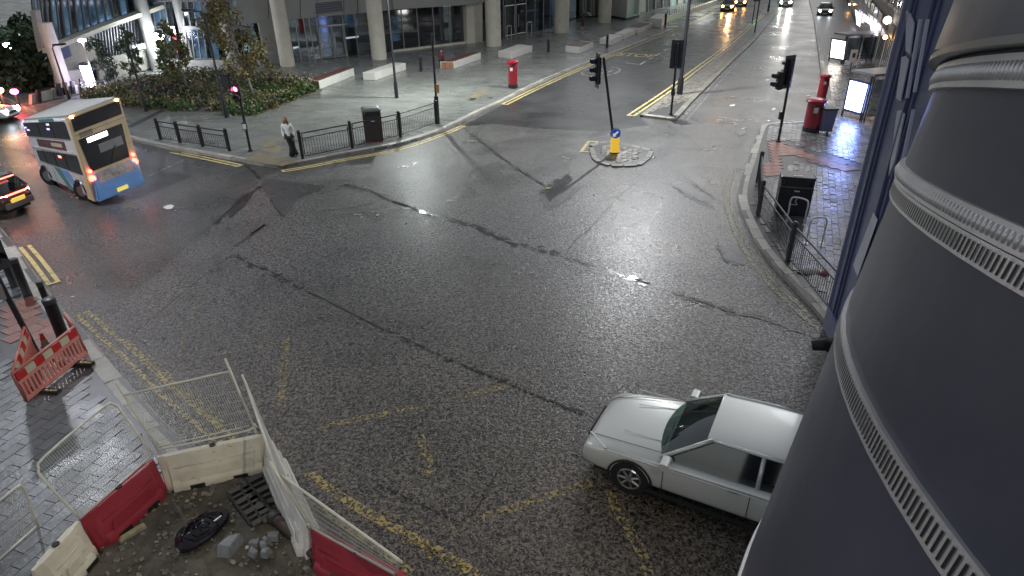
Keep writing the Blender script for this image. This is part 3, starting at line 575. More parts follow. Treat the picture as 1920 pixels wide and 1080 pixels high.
signal(G(1459, 266, .13), 3.4, 'traffic signal seen from behind at the corner beside the red pillar box', PI/2+.5, [(-.1, -.42, 0, 3, True), (.35, -.7, 1.1, 2, False)])
# far signals giving the green reflections
signal(G(1410, 45, .11), 3.6, 'far green traffic signal on the median', cy, [(0, -.5, 0, 3, True)], lit=(2, 'green_lit'), button=False)
signal(G(1458, 8, .11), 3.6, 'far green traffic signal at the end of the median', cy, [(0, -.5, 0, 3, True)], lit=(2, 'green_lit'), button=False)
for b in ((1410, 45), (1458, 8)):
    ld = bpy.data.lights.new('green_light', 'SPOT'); ld.energy = 260; ld.color = (.1, 1, .65); ld.shadow_soft_size = .12; ld.spot_size = 2.6
    lo = bpy.data.objects.new('green_light', ld); COL.objects.link(lo); p = G(b[0], b[1]); lo.location = (p.x, p.y-.6, 3.0); lo.rotation_euler = (1.1, 0, 0)
# left pole with square sign inside the chapter 8 barriers
t = signal(G(71, 664, .13), 3.2, 'black signal pole rising out of the red and white barriers, square white-edged box on it', -.3, [(0, -.5, 0, 3, True)], button=False, leanpx=(-.35, .10, 3.2))
R = Matrix.Rotation(-.9, 3, 'Z'); c = Vector((-.22, .02, 1.60)); MB().box(c, (.34, .10, .40), m=R).build('indicator_box', 'frame_light', t, bevel=.03); MB().box(c+R@Vector((0, -.055, 0)), (.26, .012, .30), m=R).build('indicator_face', 'black_metal', t); MB().slab([c+R@Vector(q) for q in ((-.07, -.066, .02), (.02, -.066, .1), (.05, -.066, -.02), (.0, -.066, .01), (-.03, -.066, -.1))], R@Vector((0, -1, 0)), .004).build('indicator_symbol', 'sign_white', t)

def bollard(px, label, h=1.1, r=.11, name='bollard', zb=.12, tap=1, group='black plaza bollards'):
    t = thing(name, G(px[0], px[1], zb), label, 'bollard', group)
    MB().lathe([(r*tap*1.08, 0), (r*tap*1.08, .04), (r*tap, .05), (r, h-.14), (r*1.04, h-.13)], 12).build('shaft', 'black_metal', t, smooth='auto'); MB().lathe([(r*1.06, h-.12), (r*1.06, h-.02), (r*.8, h)], 12).build('cap', 'dark_metal', t, smooth='auto')
bollard((789.5, 134), 'black bollard in front of the glass facade by the crouching figure', 1.15)
bollard((1028, 98), 'black bollard between the second and third white benches', 1.1)
bollard((1138, 90), 'black bollard in front of the white bench near the kerb', 1.15)
bollard((118, 630), 'black octagonal bollard nearer the barrier corner', 1.0, .13, group='bollards at the barrier')
bollard((100, 596), 'small capped black post just behind the barrier bollard', 1.0, .07, group='bollards at the barrier')
bollard((52, 553), 'dull dark post standing up the pavement from the barriers', 1.05, .10, group='bollards on the left pavement')
bollard((28, 538), 'black post at the left edge of the photograph', 1.1, .09, group='bollards on the left pavement')
bollard((1247, 47), 'dark post by the far flower planter', 1.2, .14)

# keep-left bollard on island
t = thing('keep_left_bollard', G(1152, 287, .06), 'yellow illuminated keep left bollard with blue arrow disc on the small island', 'traffic bollard')
MB().loft([[(x*w, y*d, z) for x, y in rr(1, 1, .25)] for z, w, d in ((0, .34, .22), (.05, .36, .24), (.62, .36, .22), (.66, .34, .2))]).build('yellow_body', 'bollard_yellow', t, smooth='auto')
MB().lathe([(.2, 0), (.2, .05)], 12, (0, 0, -.0)).build('base_plate', 'dark_metal', t)
dc = Vector((0, -.02, .86)); MB().tube([dc+Vector((0, .06, 0)), dc-Vector((0, .06, 0))], .20, 24).build('blue_disc', 'sign_blue', t, smooth='auto')
MB().tube([dc+Vector((0, .065, 0)), dc+Vector((0, .05, 0))], .215, 24).build('disc_rim', 'dark_metal', t)
a2 = [(-.13, -.12), (-.12, .04), (-.075, -.0), (.07, .12), (.12, .07), (-.02, -.07), (.03, -.115)]
MB().slab([dc+Vector((x, -.062, z)) for x, z in a2], (0, -1, 0), .006).build('arrow', 'sign_white', t)

def pillarbox(px, label, h, r, zb=.12, slot=True):
    t = thing('pillar_box', G(px[0], px[1], zb), label, 'post box', 'red pillar boxes')
    MB().lathe([(r*.98, 0), (r*.98, h*.14)], 20).build('plinth', 'black_metal', t, smooth='auto')
    MB().lathe([(r*.94, h*.14), (r*.94, h*.9)], 20).build('body', 'pillar_red', t, smooth='auto')
    MB().lathe([(r*.94, h*.86), (r*1.14, h*.885), (r*1.16, h*.93), (r*1.05, h*.955), (r*.7, h*.985), (.02, h)], 20).build('cap', 'pillar_red', t, smooth='auto')
    MB().box((-.02, -r*.95, h*.80), (r*.8, .03, .05)).build('letter_slot', 'black_metal', t)
    MB().box((-r*.3, -r*.94, h*.68), (r*.5, .02, r*.6)).build('notice_plate', 'print_white', t)
    MB().box((r*.15, -r*.93, h*.45), (r*.9, .02, h*.45)).build('door', 'pillar_red', t, bevel=.008)
pillarbox((962, 165), 'red pillar box standing alone on the plaza by the kerb', 1.75, .32)
pillarbox((1520, 246), 'broad red pillar box beside a dark bin on the right pavement', 1.55, .40)
pillarbox((1539, 188), 'smaller red pillar box further up the right pavement', 1.45, .27)
t = thing('dark_bin', G(1545, 249, .13), 'dark navy wheeled bin behind the broad red pillar box', 'bin'); MB().loft([[(x*w, y*w, z) for x, y in rr(1, 1.0, .1, 2)] for z, w in ((.12, .5), (1.1, .62))]).build('body', 'paint_navy', t); MB().box((0, 0, 1.14), (.66, .68, .07)).build('lid', 'bin_black', t, bevel=.02)
for s in (-1, 1): MB().tube([(s*.24, .24, .1), (s*.30, .24, .1)], .1, 10).build('wheel', 'rubber', t)

def litter_bin(px, w, d, h, rz, zb, label, body, lid, symbol=False, band=False):
    t = thing('litter_bin', G(px[0], px[1], zb), label, 'litter bin', None, rz)
    MB().box((0, 0, .03), (w*.95, d*.95, .06)).build('plinth', 'pillar_red' if lid == 'steel' else 'black_metal', t)
    MB().box((0, 0, .06+(h-.30)/2), (w, d, h-.30)).build('body', body, t, bevel=.02)
    MB().box((0, -d*.5-.004, .06+(h-.36)/2), (w*.86, .012, h-.42)).build('door', body, t, bevel=.004)
    MB().box((0, 0, h-.14), (w*.7, d*.98, .20)).build('opening', 'bin_black', t)
    for s in (-1, 1): MB().box((s*(w/2-.05), 0, h-.14), (.09, d*.98, .20)).build('side_cheek', body, t)
    if lid == 'steel': MB().loft([[(x*w*k, y*d*k, z) for x, y in rr(1, 1, .12)] for z, k in ((h-.04, 1.06), (h+.02, 1.08), (h+.09, .94), (h+.11, .75))]).build('lid', 'steel_dull', t, smooth='auto')
    else: MB().loft([[(x*w*k, y*d*k, z) for x, y in rr(1, 1, .08)] for z, k in ((h-.04, 1.03), (h+.03, 1.03), (h+.05, .97))]).build('lid', lid, t)
    if band: MB().box((0, 0, h-.28), (w*1.02, d*1.02, .025)).build('band', 'tactile_buff', t)
    MB().box((w*.02, -d*.5-.014, h*.68), (.16, .006, .04)).build('plate', 'print_white', t)
    if symbol:
        P = [(-.1, -.12), (-.11, .03), (-.03, .13), (.07, .06), (.02, -.0), (.1, -.12), (-.1, -.12)]
        mb = MB()
        for (x, z), (x2, z2) in zip(P, P[1:]): mb.tube([(x, -d*.5-.018, z+h*.42), (x2, -d*.5-.018, z2+h*.42)], .012, 4)
        mb.build('white_symbol', 'print_white', t)
        for x in (-.1, 0, .08): MB().box((x, -d*.3, h+.06), (.06, .05, .012)).build('cigarette_plate', 'steel', t)
    return t
litter_bin((702, 264), .82, .65, 1.45, .25, .12, 'brown litter bin with steel lid behind the plaza guard rail', 'bin_brown', 'steel')
litter_bin((1482, 398), 1.0, .72, 1.25, -.30, .13, 'black litter bin with a white scrawled symbol beside the bicycle hoops', 'bin_black', 'bin_black', True, True)
def hoop(a, b, h, label, zb, grp, name='bicycle_hoop', r=.027, mt='steel'):
    A = G(a[0], a[1], zb); B = G(b[0], b[1], zb); t = thing(name, A, label, 'bicycle stand', grp); k = (B-A)*.2; z = Vector((0, 0, 1))
    MB().tube(smoothline([A, A+z*h*.5, A+z*(h-.12), A+k*.9+z*h, B-k*.9+z*h, B+z*(h-.12), B+z*h*.5, B], 3), r, 8).build('tube', mt, t, True, smooth=True)
    for P in (A, B): MB().lathe([(.06, 0), (.06, .012)], 10, P).build('foot_plate', mt, t, True)
hoop((1475, 414), (1507, 422), .82, 'steel bicycle hoop just in front of the black bin', .13, 'bicycle hoops on the corner')
hoop((1511, 456), (1541, 456), .80, 'steel bicycle hoop nearest the dark facade', .13, 'bicycle hoops on the corner')
for k, (a, b) in enumerate((((951, 74), (959, 73)), ((988, 67), (997, 65)), ((594, 110), (602, 109)), ((637, 107), (645, 106)))):
    hoop(a, b, 1.25, ['slim steel hoop left of the right-hand glass doors', 'slim steel hoop right of the right-hand glass doors', 'slim steel hoop left of the main glass doors', 'slim steel hoop right of the main glass doors'][k], .12, 'door hoops', r=.03)

# white plaza benches
def bench(pts, h, label, wood, name='bench', grp='white stone benches on the plaza'):
    P = [G(p[0], p[1], .12) for p in pts]; t = thing(name, P[0], label, 'bench', grp)
    c = sum(P, Vector())/4
    MB().prism([(p.x, p.y) for p in P], .125, .12+h).build('white_block', 'concrete_white', t, True, bevel=.02)
    if wood:
        # slats laid lengthwise on the seat
        n = 6; zz = .12+h
        for i in range(n):
            a0, a1 = (.10+.8*i/n), (.10+.8*(i+.86)/n)
            q = [lerp(P[0], P[3], a0), lerp(P[1], P[2], a0), lerp(P[1], P[2], a1), lerp(P[0], P[3], a1)]
            m = sum(q, Vector())/4; q = [m+(x-m)*.97 for x in q]
            MB().prism([(x.x, x.y) for x in q], zz+.002, zz+.035).build('seat_slat', 'wood_red', t, True)
        if wood == 2:
            for i in range(5):
                a0, a1 = (.05+.9*i/5), (.05+.9*(i+.85)/5); A = lerp(P[0], P[3], a0); B = lerp(P[0], P[3], a1); n_ = (P[0]-P[1]).normalized()*.03
                MB().prism([(A.x+n_.x*.1, A.y+n_.y*.1), (B.x+n_.x*.1, B.y+n_.y*.1), (B.x+n_.x, B.y+n_.y), (A.x+n_.x, A.y+n_.y)], .16, .12+h-.02).build('end_board', 'wood_orange', t, True)
    return t
# footprint: near-left, far-right along front, far-right back, near-left back
bench([(600, 168), (665, 142), (650, 139), (582, 164)], .52, 'white bench with dark red seat boards at the corner of the planting bed', 2)
bench([(592, 163), (606, 158), (500, 147), (489, 151)], .35, 'long pale slab bench behind the planting bed', 0)
bench([(681, 150), (704, 151), (762, 131), (738, 130)], .50, 'grey-topped white bench left of the lone bollard', 0)
bench([(852, 129), (902, 111), (884, 109), (826, 129)], .50, 'white bench with red seat and orange boarded end beside the crouching figure', 2)
bench([(934, 108), (959, 111), (998, 97), (972, 94)], .50, 'white bench directly behind the lone pillar box', 0)
bench([(1060, 98), (1085, 101), (1112, 90), (1088, 87)], .50, 'short white bench with dark seat boards right of the second bollard', 1)
bench([(1124, 83), (1147, 85), (1166, 76), (1142, 74)], .50, 'white bench right behind the kerbside bollard', 0)
bench([(1152, 73), (1170, 74), (1190, 65), (1172, 63)], .50, 'small white bench next in the row up the kerb', 0)
bench([(1176, 62), (1197, 63), (1222, 52), (1202, 50)], .50, 'white bench with a dark inset seat towards the far planter', 1)
bench([(1216, 50), (1240, 52), (1252, 42), (1232, 40)], .90, 'tall white block at the far end of the bench row', 0)
pw = thing('planter_wall', G(1265, 42, .12), 'low white wall with dark railings beyond the bench row', 'wall'); A = G(1250, 42, .12); B = G(1345, 8, .12)
u = (B-A).normalized(); nn = Vector((-u.y, u.x, 0)); MB().prism([(q.x, q.y) for q in (A, B, B+nn*.4, A+nn*.4)], .12, .75).build('wall_block', 'concrete_white', pw, True, bevel=.02)
for i in range(26): q = lerp(A, B, (i+.5)/26)+nn*.2; MB().box((q.x, q.y, 1.05), (.05, .05, .62)).build('railing_bar', 'black_metal', pw, True)

# ================================================================= PEOPLE
def skin(name, verts, edges, radii, mt, parent, root=0, sub=2):
    me = bpy.data.meshes.new(name); me.from_pydata([Vector(v) for v in verts], edges, []); me.materials.append(M[mt]); o = bpy.data.objects.new(name, me); COL.objects.link(o); o.parent = parent
    md = o.modifiers.new('skin', 'SKIN'); md.use_smooth_shade = True
    for i, sv in enumerate(me.skin_vertices[0].data): sv.radius = (radii[i], radii[i]) if not isinstance(radii[i], tuple) else radii[i]; sv.use_root = (i == root)
    o.modifiers.new('sub', 'SUBSURF').levels = sub; o.modifiers['sub'].render_levels = sub; MW.setdefault(o.name, Matrix()); return o
def hand(parent, wrist, dirv, side):
    d = Vector(dirv).normalized(); s = d.cross(Vector((0, 1, 0))).normalized(); w = Vector(wrist)
    V = [w, w+d*.05, w+d*.08]; E = [(0, 1), (1, 2)]; Rr = [.022, .034, .034]
    for i, L in enumerate((.075, .085, .08, .06)):
        k = len(V); off = s*(.03-.02*i); V += [w+d*.085+off, w+d*(.085+L*.5)+off+Vector((0, -.008, 0)), w+d*(.085+L)+off+Vector((0, -.02, 0))]; E += [(2, k), (k, k+1), (k+1, k+2)]; Rr += [.010, .009, .008]
    k = len(V); V += [w+d*.04+Vector((0, -.03, 0))*1, w+d*.075+Vector((0, -.055, 0))]; E += [(1, k), (k, k+1)]; Rr += [.011, .009]
    return V, E, Rr
def head_parts(t, c, mt_hair, scale=1, long=True, f=(0, -1)):
    f = Vector((f[0], f[1], 0)).normalized(); s = Vector((-f.y, f.x, 0))
    def ell(cc, rx, ry, rz, nm, mt, n=14, par=t, cut=None):
        mb = MB(); rings = []
        for i in range(1, 9):
            a = PI*i/9; rings.append([cc+s*rx*math.sin(a)*math.cos(b)+f*ry*math.sin(a)*math.sin(b)+Vector((0, 0, rz*math.cos(a))) for b in np.linspace(0, 2*PI, n+1)[:-1]])
        return mb.loft(rings).build(nm, mt, par, smooth=True)
    hd = ell(c, .075, .095, .118, 'head', 'skin')
    for q in (-1, 1):
        ell(c+s*.076*q-Vector((0, 0, .005)), .012, .02, .03, 'ear', 'skin', 8, hd)
        ell(c+s*.028*q+f*.088+Vector((0, 0, .006)), .012, .008, .008, 'eye', 'hair_dark', 8, hd)
    ell(c+f*.1-Vector((0, 0, .02)), .012, .02, .022, 'nose', 'skin', 8, hd); ell(c+f*.088-Vector((0, 0, .062)), .024, .01, .007, 'mouth', 'coat_maroon', 8, hd)
    ell(c-f*.022+Vector((0, 0, .03)), .09, .098, .115, 'hair', mt_hair)
    if long:
        for q in (-1, 1): MB().tube([c+s*.065*q+Vector((0, 0, .02)), c+s*.085*q-f*.02-Vector((0, 0, .12)), c+s*.07*q+f*.01-Vector((0, 0, .26))], [.04, .05, .02], 8).build('hair_lock', mt_hair, t, smooth=True)
        MB().tube([c-f*.06, c-f*.08-Vector((0, 0, .15)), c-f*.05-Vector((0, 0, .28))], [.06, .09, .03], 8).build('hair_back', mt_hair, t, smooth=True)
# woman in a white top crossing towards the kerb
t = thing('person', G(549, 294, .12), 'woman in a white top and flared black trousers standing by the kerb', 'person', None, .15)
P = dict(pel=(-.16, 0, .92), wa=(-.18, 0, 1.06), ch=(-.20, 0, 1.28), nk=(-.21, 0, 1.44), hd=(-.22, -.01, 1.50), lh=(-.25, 0, .88), rh=(-.07, 0, .88), lk=(-.10, -.03, .48), rk=(.0, .05, .48), la=(-.02, .0, .08), ra=(.20, .06, .10), lt=(-.04, -.12, .03), rt=(.20, -.08, .05), ls=(-.37, 0, 1.38), rs=(-.04, 0, 1.38), le=(-.42, .03, 1.12), re=(.02, .03, 1.12), lw=(-.38, -.06, .90), rw=(.0, -.04, .88))
P = {k: ((x+.17 if z > .7 else x+.10 if z > .3 else min(x, .14)), y, z) for k, (x, y, z) in P.items()}
K = list(P); ix = {k: i for i, k in enumerate(K)}
E = [(ix[a], ix[b]) for a, b in (('pel', 'wa'), ('wa', 'ch'), ('ch', 'nk'), ('nk', 'hd'), ('pel', 'lh'), ('pel', 'rh'), ('lh', 'lk'), ('lk', 'la'), ('la', 'lt'), ('rh', 'rk'), ('rk', 'ra'), ('ra', 'rt'), ('ch', 'ls'), ('ch', 'rs'), ('ls', 'le'), ('le', 'lw'), ('rs', 're'), ('re', 'rw'))]
RD = dict(pel=.12, wa=.105, ch=.12, nk=.05, hd=.05, lh=.09, rh=.09, lk=.055, rk=.055, la=.038, ra=.038, lt=.03, rt=.03, ls=.05, rs=.05, le=.037, re=.037, lw=.026, rw=.026)
V = [P[k] for k in K]; Rr = [RD[k] for k in K]
for w, dv in (('lw', (.1, -.3, -1)), ('rw', (-.1, -.2, -1))):
    hv, he, hr = hand(t, P[w], dv, 1); o = len(V)-1; E += [((ix[w] if a == 0 else a+o), b+o) for a, b in he]; V += hv[1:]; Rr += hr[1:]
skin('body', V, E, Rr, 'skin', t)
head_parts(t, Vector((-.05, -.03, 1.60)), 'hair_red', long=True, f=(-.2, -1))
kk = ['wa', 'ch', 'nk', 'ls', 'rs', 'le', 're', 'lw', 'rw', 'pel']; jx = {k: i for i, k in enumerate(kk)}
skin('white_top', [P[k] for k in kk], [(jx[a], jx[b]) for a, b in (('wa', 'ch'), ('ch', 'nk'), ('ch', 'ls'), ('ch', 'rs'), ('ls', 'le'), ('le', 'lw'), ('rs', 're'), ('re', 'rw'), ('wa', 'pel'))], [.125, .135, .065, .07, .07, .055, .055, .045, .045, .14], 'top_white', t, 0)
for a, b, c in (('lh', 'lk', 'la'), ('rh', 'rk', 'ra')):
    A, B, C = Vector(P[a]), Vector(P[b]), Vector(P[c]); MB().tube([A+Vector((0, 0, .12)), A, lerp(A, B, .5), B, lerp(B, C, .5), C-Vector((0, 0, .02))], [.11, .115, .09, .075, .09, .13], 12).build('trouser_leg', 'trouser_black', t, smooth=True)
for a, b in (('la', 'lt'), ('ra', 'rt')): MB().loft([[Vector(P[a])*(1-k)+Vector(P[b])*k+Vector((x*w, 0, zz*w-.03)) for x, zz in ((-.5, -.3), (.5, -.3), (.45, .5), (-.45, .5))] for k, w in ((-.3, .07), (.2, .1), (.8, .09), (1.2, .05))]).build('shoe', 'black_metal', t, smooth=True)
# dark figure under an umbrella by the far column
t = thing('person', G(1092, 63, .12), 'bare-legged person in dark clothes walking under a dark umbrella by the columns', 'person')
V = [(0, 0, .95), (0, 0, 1.15), (0, 0, 1.4), (0, 0, 1.52), (-.09, 0, .9), (.09, 0, .9), (-.08, -.08, .5), (.1, .1, .5), (-.07, -.02, .07), (.06, .18, .12), (-.07, -.15, .04), (.06, .05, .05), (-.19, 0, 1.42), (.19, 0, 1.42), (-.28, -.05, 1.18), (.26, -.1, 1.2), (-.22, -.2, 1.35), (.12, -.25, 1.42)]
E = [(0, 1), (1, 2), (2, 3), (0, 4), (0, 5), (4, 6), (6, 8), (8, 10), (5, 7), (7, 9), (9, 11), (2, 12), (2, 13), (12, 14), (14, 16), (13, 15), (15, 17)]
skin('body', V, E, [.13, .12, .14, .05, .1, .1, .055, .055, .04, .04, .035, .035, .055, .055, .04, .04, .035, .035], 'skin', t)
head_parts(t, Vector((0, -.02, 1.64)), 'hair_dark', long=False)
skin('coat', [V[i] for i in (0, 1, 2, 12, 13, 14, 15, 16, 17)]+[(0, 0, .75)], [(0, 1), (1, 2), (2, 3), (2, 4), (3, 5), (4, 6), (5, 7), (6, 8), (0, 9)], [.19, .17, .18, .08, .08, .06, .06, .045, .045, .2], 'coat_dark', t)
for s_ in (10, 11): MB().loft([[Vector(V[s_])+Vector((x*w, y, z*w)) for x, z in ((-.5, -.2), (.5, -.2), (.4, .5), (-.4, .5))] for y, w in ((-.1, .06), (0, .1), (.12, .1), (.18, .07))]).build('shoe', 'print_white', t, smooth=True)
t = thing('umbrella', G(1092, 63, .12)+Vector((.2, -.25, 0)), 'dark open umbrella held over the walking figure by the far columns', 'umbrella')
MB().tube([(0, 0, 1.3), (.05, 0, 2.1)], .012, 6).build('shaft', 'steel', t)
mb = MB(); n = 8; rings = [[(.05+r*math.cos(2*PI*j/16)*(1 if j % 2 == 0 else .94), r*math.sin(2*PI*j/16)*(1 if j % 2 == 0 else .94), z-(0 if j % 2 == 0 else -.02)) for j in range(16)] for r, z in ((.02, 2.12), (.3, 2.06), (.5, 1.92), (.62, 1.74))]; mb.loft(rings, cap=False).build('canopy', 'coat_dark', t)
for j in range(8): a = 2*PI*j/8; MB().tube([(.05, 0, 2.09), (.05+.3*math.cos(a), .3*math.sin(a), 2.04), (.05+.61*math.cos(a), .61*math.sin(a), 1.73)], .006, 4).build('rib', 'steel', t)
# crouching figure at the bench end
t = thing('person', G(828, 124, .12), 'person in maroon sitting hunched at the orange end of a bench', 'person', None, .3)
V = [(0, 0, .45), (.02, -.02, .62), (0, -.06, .85), (0, -.1, .98), (-.1, 0, .42), (.1, 0, .42), (-.14, -.42, .46), (.14, -.42, .46), (-.13, -.36, .08), (.13, -.36, .08), (-.13, -.5, .04), (.13, -.5, .04), (-.19, -.06, .88), (.19, -.06, .88), (-.24, -.25, .65), (.24, -.25, .65), (-.1, -.42, .55), (.1, -.42, .55)]
skin('body', V, E, [.14, .13, .14, .06, .1, .1, .06, .06, .04, .04, .035, .035, .06, .06, .045, .045, .035, .035], 'skin', t)
head_parts(t, Vector((0, -.14, 1.1)), 'coat_dark', long=False)
skin('coat', [V[i] for i in (0, 1, 2, 12, 13, 14, 15, 16, 17)]+[(0, -.1, 1.0)], [(0, 1), (1, 2), (2, 3), (2, 4), (3, 5), (4, 6), (5, 7), (6, 8), (2, 9)], [.2, .2, .2, .09, .09, .07, .07, .05, .05, .12], 'coat_maroon', t)
for a, b, c in ((4, 6, 8), (5, 7, 9)): MB().tube([V[a], V[b], V[c]], [.12, .085, .065], 10).build('trouser_leg', 'coat_dark', t, smooth=True)
for s_ in (10, 11): MB().loft([[Vector(V[s_])+Vector((x*w, y, z*w)) for x, z in ((-.5, -.2), (.5, -.2), (.4, .5), (-.4, .5))] for y, w in ((-.1, .06), (0, .1), (.16, .1), (.2, .07))]).build('shoe', 'black_metal', t, smooth=True)

# ================================================================= VEHICLES
def car(loc, rz, L, Wd, Ht, paint, label, name='parked_car', group=None, ws=(.30, .46), roof=(.46, .80), lights=None, rear=None, sc=1, plates=('plate_white', 'plate_yellow'), hood=.62, rearwin=.92, boot=.66):
    "x forward, origin at the ground under the car's centre; ws / roof are fractions of the length from the front"
    t = thing(name, loc, label, 'car', group, rz); t.scale = (sc, sc, sc); MW[t.name] = MW[t.name]@Matrix.Scale(sc, 4)
    X = lambda f: L/2-L*f
    w = Wd/2
    def ring(x, k, zs, zb, zd, kd=.80):
        W_ = w*k; H_ = [(-W_*.93, zs), (-W_*.99, zs+(zb-zs)*.3), (-W_, zs+(zb-zs)*.62), (-W_*.97, zb-.04), (-W_*.90, zb+.01), (-W_*kd*.9, zd-.012), (-W_*.35, zd+.012)]
        H_ = H_+[(-y, z) for y, z in reversed(H_)]
        return [(x, y, z) for y, z in H_]
    zb = Ht*.60; st = [(0, .74, .30, .40, .42), (.006, .84, .22, Ht*.42, Ht*.42+.02), (.03, .92, .20, Ht*.47, Ht*.49), (.09, .975, .19, Ht*.51, Ht*.545), (.2, 1, .18, Ht*.56, Ht*.60), (ws[0], 1, .18, zb-.01, Ht*.64), (.42, 1, .18, zb, Ht*.64), (.6, 1, .18, zb+.01, Ht*.645), (rearwin-.02, 1, .18, zb+.03, Ht*boot), (.955, .96, .20, zb+.02, Ht*(boot-.01)), (.985, .90, .24, Ht*.52, Ht*.60), (1, .82, .34, Ht*.46, Ht*.48)]
    MB().loft([ring(X(f), k, zs, b_, d_) for f, k, zs, b_, d_ in st]).build('body', paint, t, smooth=True, sub=2)
    # glasshouse: windscreen, rear and side panes as their own pieces, roof and pillars painted
    z0 = Ht*.625; z1 = Ht*.955; wb = w*.90; wt = w*.68
    a0, a1 = X(ws[0]), X(roof[0]); b0, b1 = X(rearwin), X(roof[1])
    def curved_pane(xa, xb, ka, kb, bul, nm):
        vs = []; fs = []; n = 10; m = 4
        for j in range(m+1):
            v_ = j/m
            for i in range(n+1):
                y = -1+2*i/n; vs.append((lerp(xa, xb, v_)+bul*(1-y*y)*(1-v_*.4), y*lerp(wb*ka, wt*kb, v_), lerp(z0, z1, v_)+.02*math.sin(PI*v_)+.015*(1-y*y)*v_))
        for j in range(m):
            for i in range(n): o = j*(n+1)+i; fs.append((o, o+1, o+n+2, o+n+1))
        MB().add(vs, fs).build(nm, 'car_pane', t, smooth=True)
    curved_pane(a0, a1, .95, .97, .16, 'windscreen'); curved_pane(b0, b1, .92, .95, -.10, 'rear_window')
    MB().loft([[(x_, -wb*.88, z_), (x_, wb*.88, z_)] + [(x_, wb*.88, z_+.03), (x_, -wb*.88, z_+.03)] for x_, z_ in ((a0-.02, z0+.0), (a0-.3, z0+.05), (b0+.1, z0+.03))]).build('cabin_floor', 'seat_grey' if False else 'rubber', t)
    for sx in ((a0+a1)/2-.62, (a0+a1)/2-1.45):
        for s in (-1, 1): MB().loft([[(x_+sx, s*w*.38+y_*.24*k_, z_+z0) for x_, y_ in rr(.12, 1, .05, 2)] for z_, k_ in ((0, 1), (.12, 1), (.22, .7), (.24, .5), (.33, .45))]).build('seat', 'seat_grey', t, smooth='auto')
    for s in (-1, 1):
        xm = X((roof[0]+roof[1])/2+.0); g = .03
        MB().add([(a0-.06, s*wb*1.0, z0), (xm+g, s*wb, z0), (xm+g, s*wt*1.03, z1-.01), (a1-.05, s*wt*1.03, z1-.01)], [(0, 1, 2, 3)]).build('side_window', 'car_pane', t)
        MB().add([(xm-g, s*wb, z0), (b0+.12, s*wb, z0+.02), (b1+.03, s*wt*1.03, z1-.01), (xm-g, s*wt*1.03, z1-.01)], [(0, 1, 2, 3)]).build('side_window', 'car_pane', t)
        for P_ in ([(a0+.02, s*wb*.97, z0-.01), (a1, s*wt, z1)], [(b0-.02, s*wb*.95, z0), (b1, s*wt, z1)], [(xm, s*wb, z0), (xm, s*wt*1.02, z1)]): MB().tube(P_, .035, 6).build('pillar', paint, t, smooth=True)
        MB().tube([(a1, s*wt*1.01, z1), (xm, s*wt*1.05, z1+.012), (b1, s*wt*1.01, z1)], .028, 6).build('roof_rail', paint, t, smooth=True)
        m = MB().loft([[(a0-.10+x, s*(wb+.02+y), z0+.03+z) for x, z in rr(.16, .13, .05, 2)] for y in (.0, .06, .2, .22)]).build('door_mirror', paint, t, smooth='auto')
        for f in (.19, .80):
            wh = MB().lathe([(.20, -.10), (.31, -.10), (.33, -.06), (.33, .06), (.31, .10), (.20, .10)], 22).build('wheel', 'tyre', t, smooth='auto'); wh.location = (X(f), s*(w-.10), .33); wh.rotation_euler = (PI/2, 0, 0)
            rm = MB(); rm.lathe([(.05, -.02), (.06, .02)], 10)
            for k in range(7): a = 2*PI*k/7; rm.tube([(0, 0, 0), (.19*math.cos(a), .19*math.sin(a), -.0)], .022, 4)
            rm.tube([(.19*math.cos(a), .19*math.sin(a), 0) for a in np.linspace(0, 2*PI, 19)[:-1]], .018, 5, close=True)
            o = rm.build('rim', 'rim', wh); o.location = (0, 0, -s*.10 if s > 0 else .10)
            MB().tube([(X(f)+.36*math.cos(a), s*(w+.002), .33+.36*math.sin(a)) for a in np.linspace(.05, PI-.05, 12)], .02, 5).build('wheel_arch', 'rubber', t, smooth=True)
        MB().box((X(.30), s*(w+.001), .52), (.01, .006, .5)).build('door_gap', 'rubber', t); MB().box((X(.30+.27), s*(w+.001), .52), (.01, .006, .55)).build('door_gap', 'rubber', t)
        for f in (.52, .77): MB().box((X(f), s*(w+.01), zb-.12), (.16, .025, .025)).build('door_handle', paint, t, bevel=.006)
        MB().tube([(X(.1), s*(w*.985), zb-.10), (X(.5), s*(w+.004), zb-.07), (X(.92), s*(w*.985), zb-.04)], .014, 5).build('shoulder_line', paint, t, smooth=True)
        MB().loft([[(X(.02)+dx, s*(w*.55+dy), Ht*.44+z) for z in (-.06, .07)]+[(X(.10)+dx, s*(w*.90+dy), Ht*.47+z) for z in (.07, -.04)] for dx, dy in ((0, 0), (.035, .02*s))]).build('headlight', lights or 'lens_clear', t)
        MB().loft([[(X(.985)+dx, s*(w*.50), Ht*.50+z) for z in (-.07, .08)]+[(X(.965)+dx, s*(w*.90), Ht*.50+z) for z in (.09, -.06)] for dx in (0, -.03)]).build('tail_light', rear or 'pillar_red', t)
    MB().loft([[(x, -wt*1.03*k, z), (x, -wt*1.0*k, z+.012), (x, -wt*.5*k, z+.04), (x, wt*.5*k, z+.04), (x, wt*1.0*k, z+.012), (x, wt*1.03*k, z), (x, wt*.98*k, z-.025), (x, -wt*.98*k, z-.025)] for x, z, k in ((a1+.09, z1-.012, .97), (a1+.07, z1-.008, .98), (a1*.6+b1*.4, z1+.008, 1.03), (a1*.2+b1*.8, z1+.008, 1.02), (b1-.06, z1-.008, .97), (b1-.08, z1-.012, .96))]).build('roof', paint, t, smooth=True, sub=2)
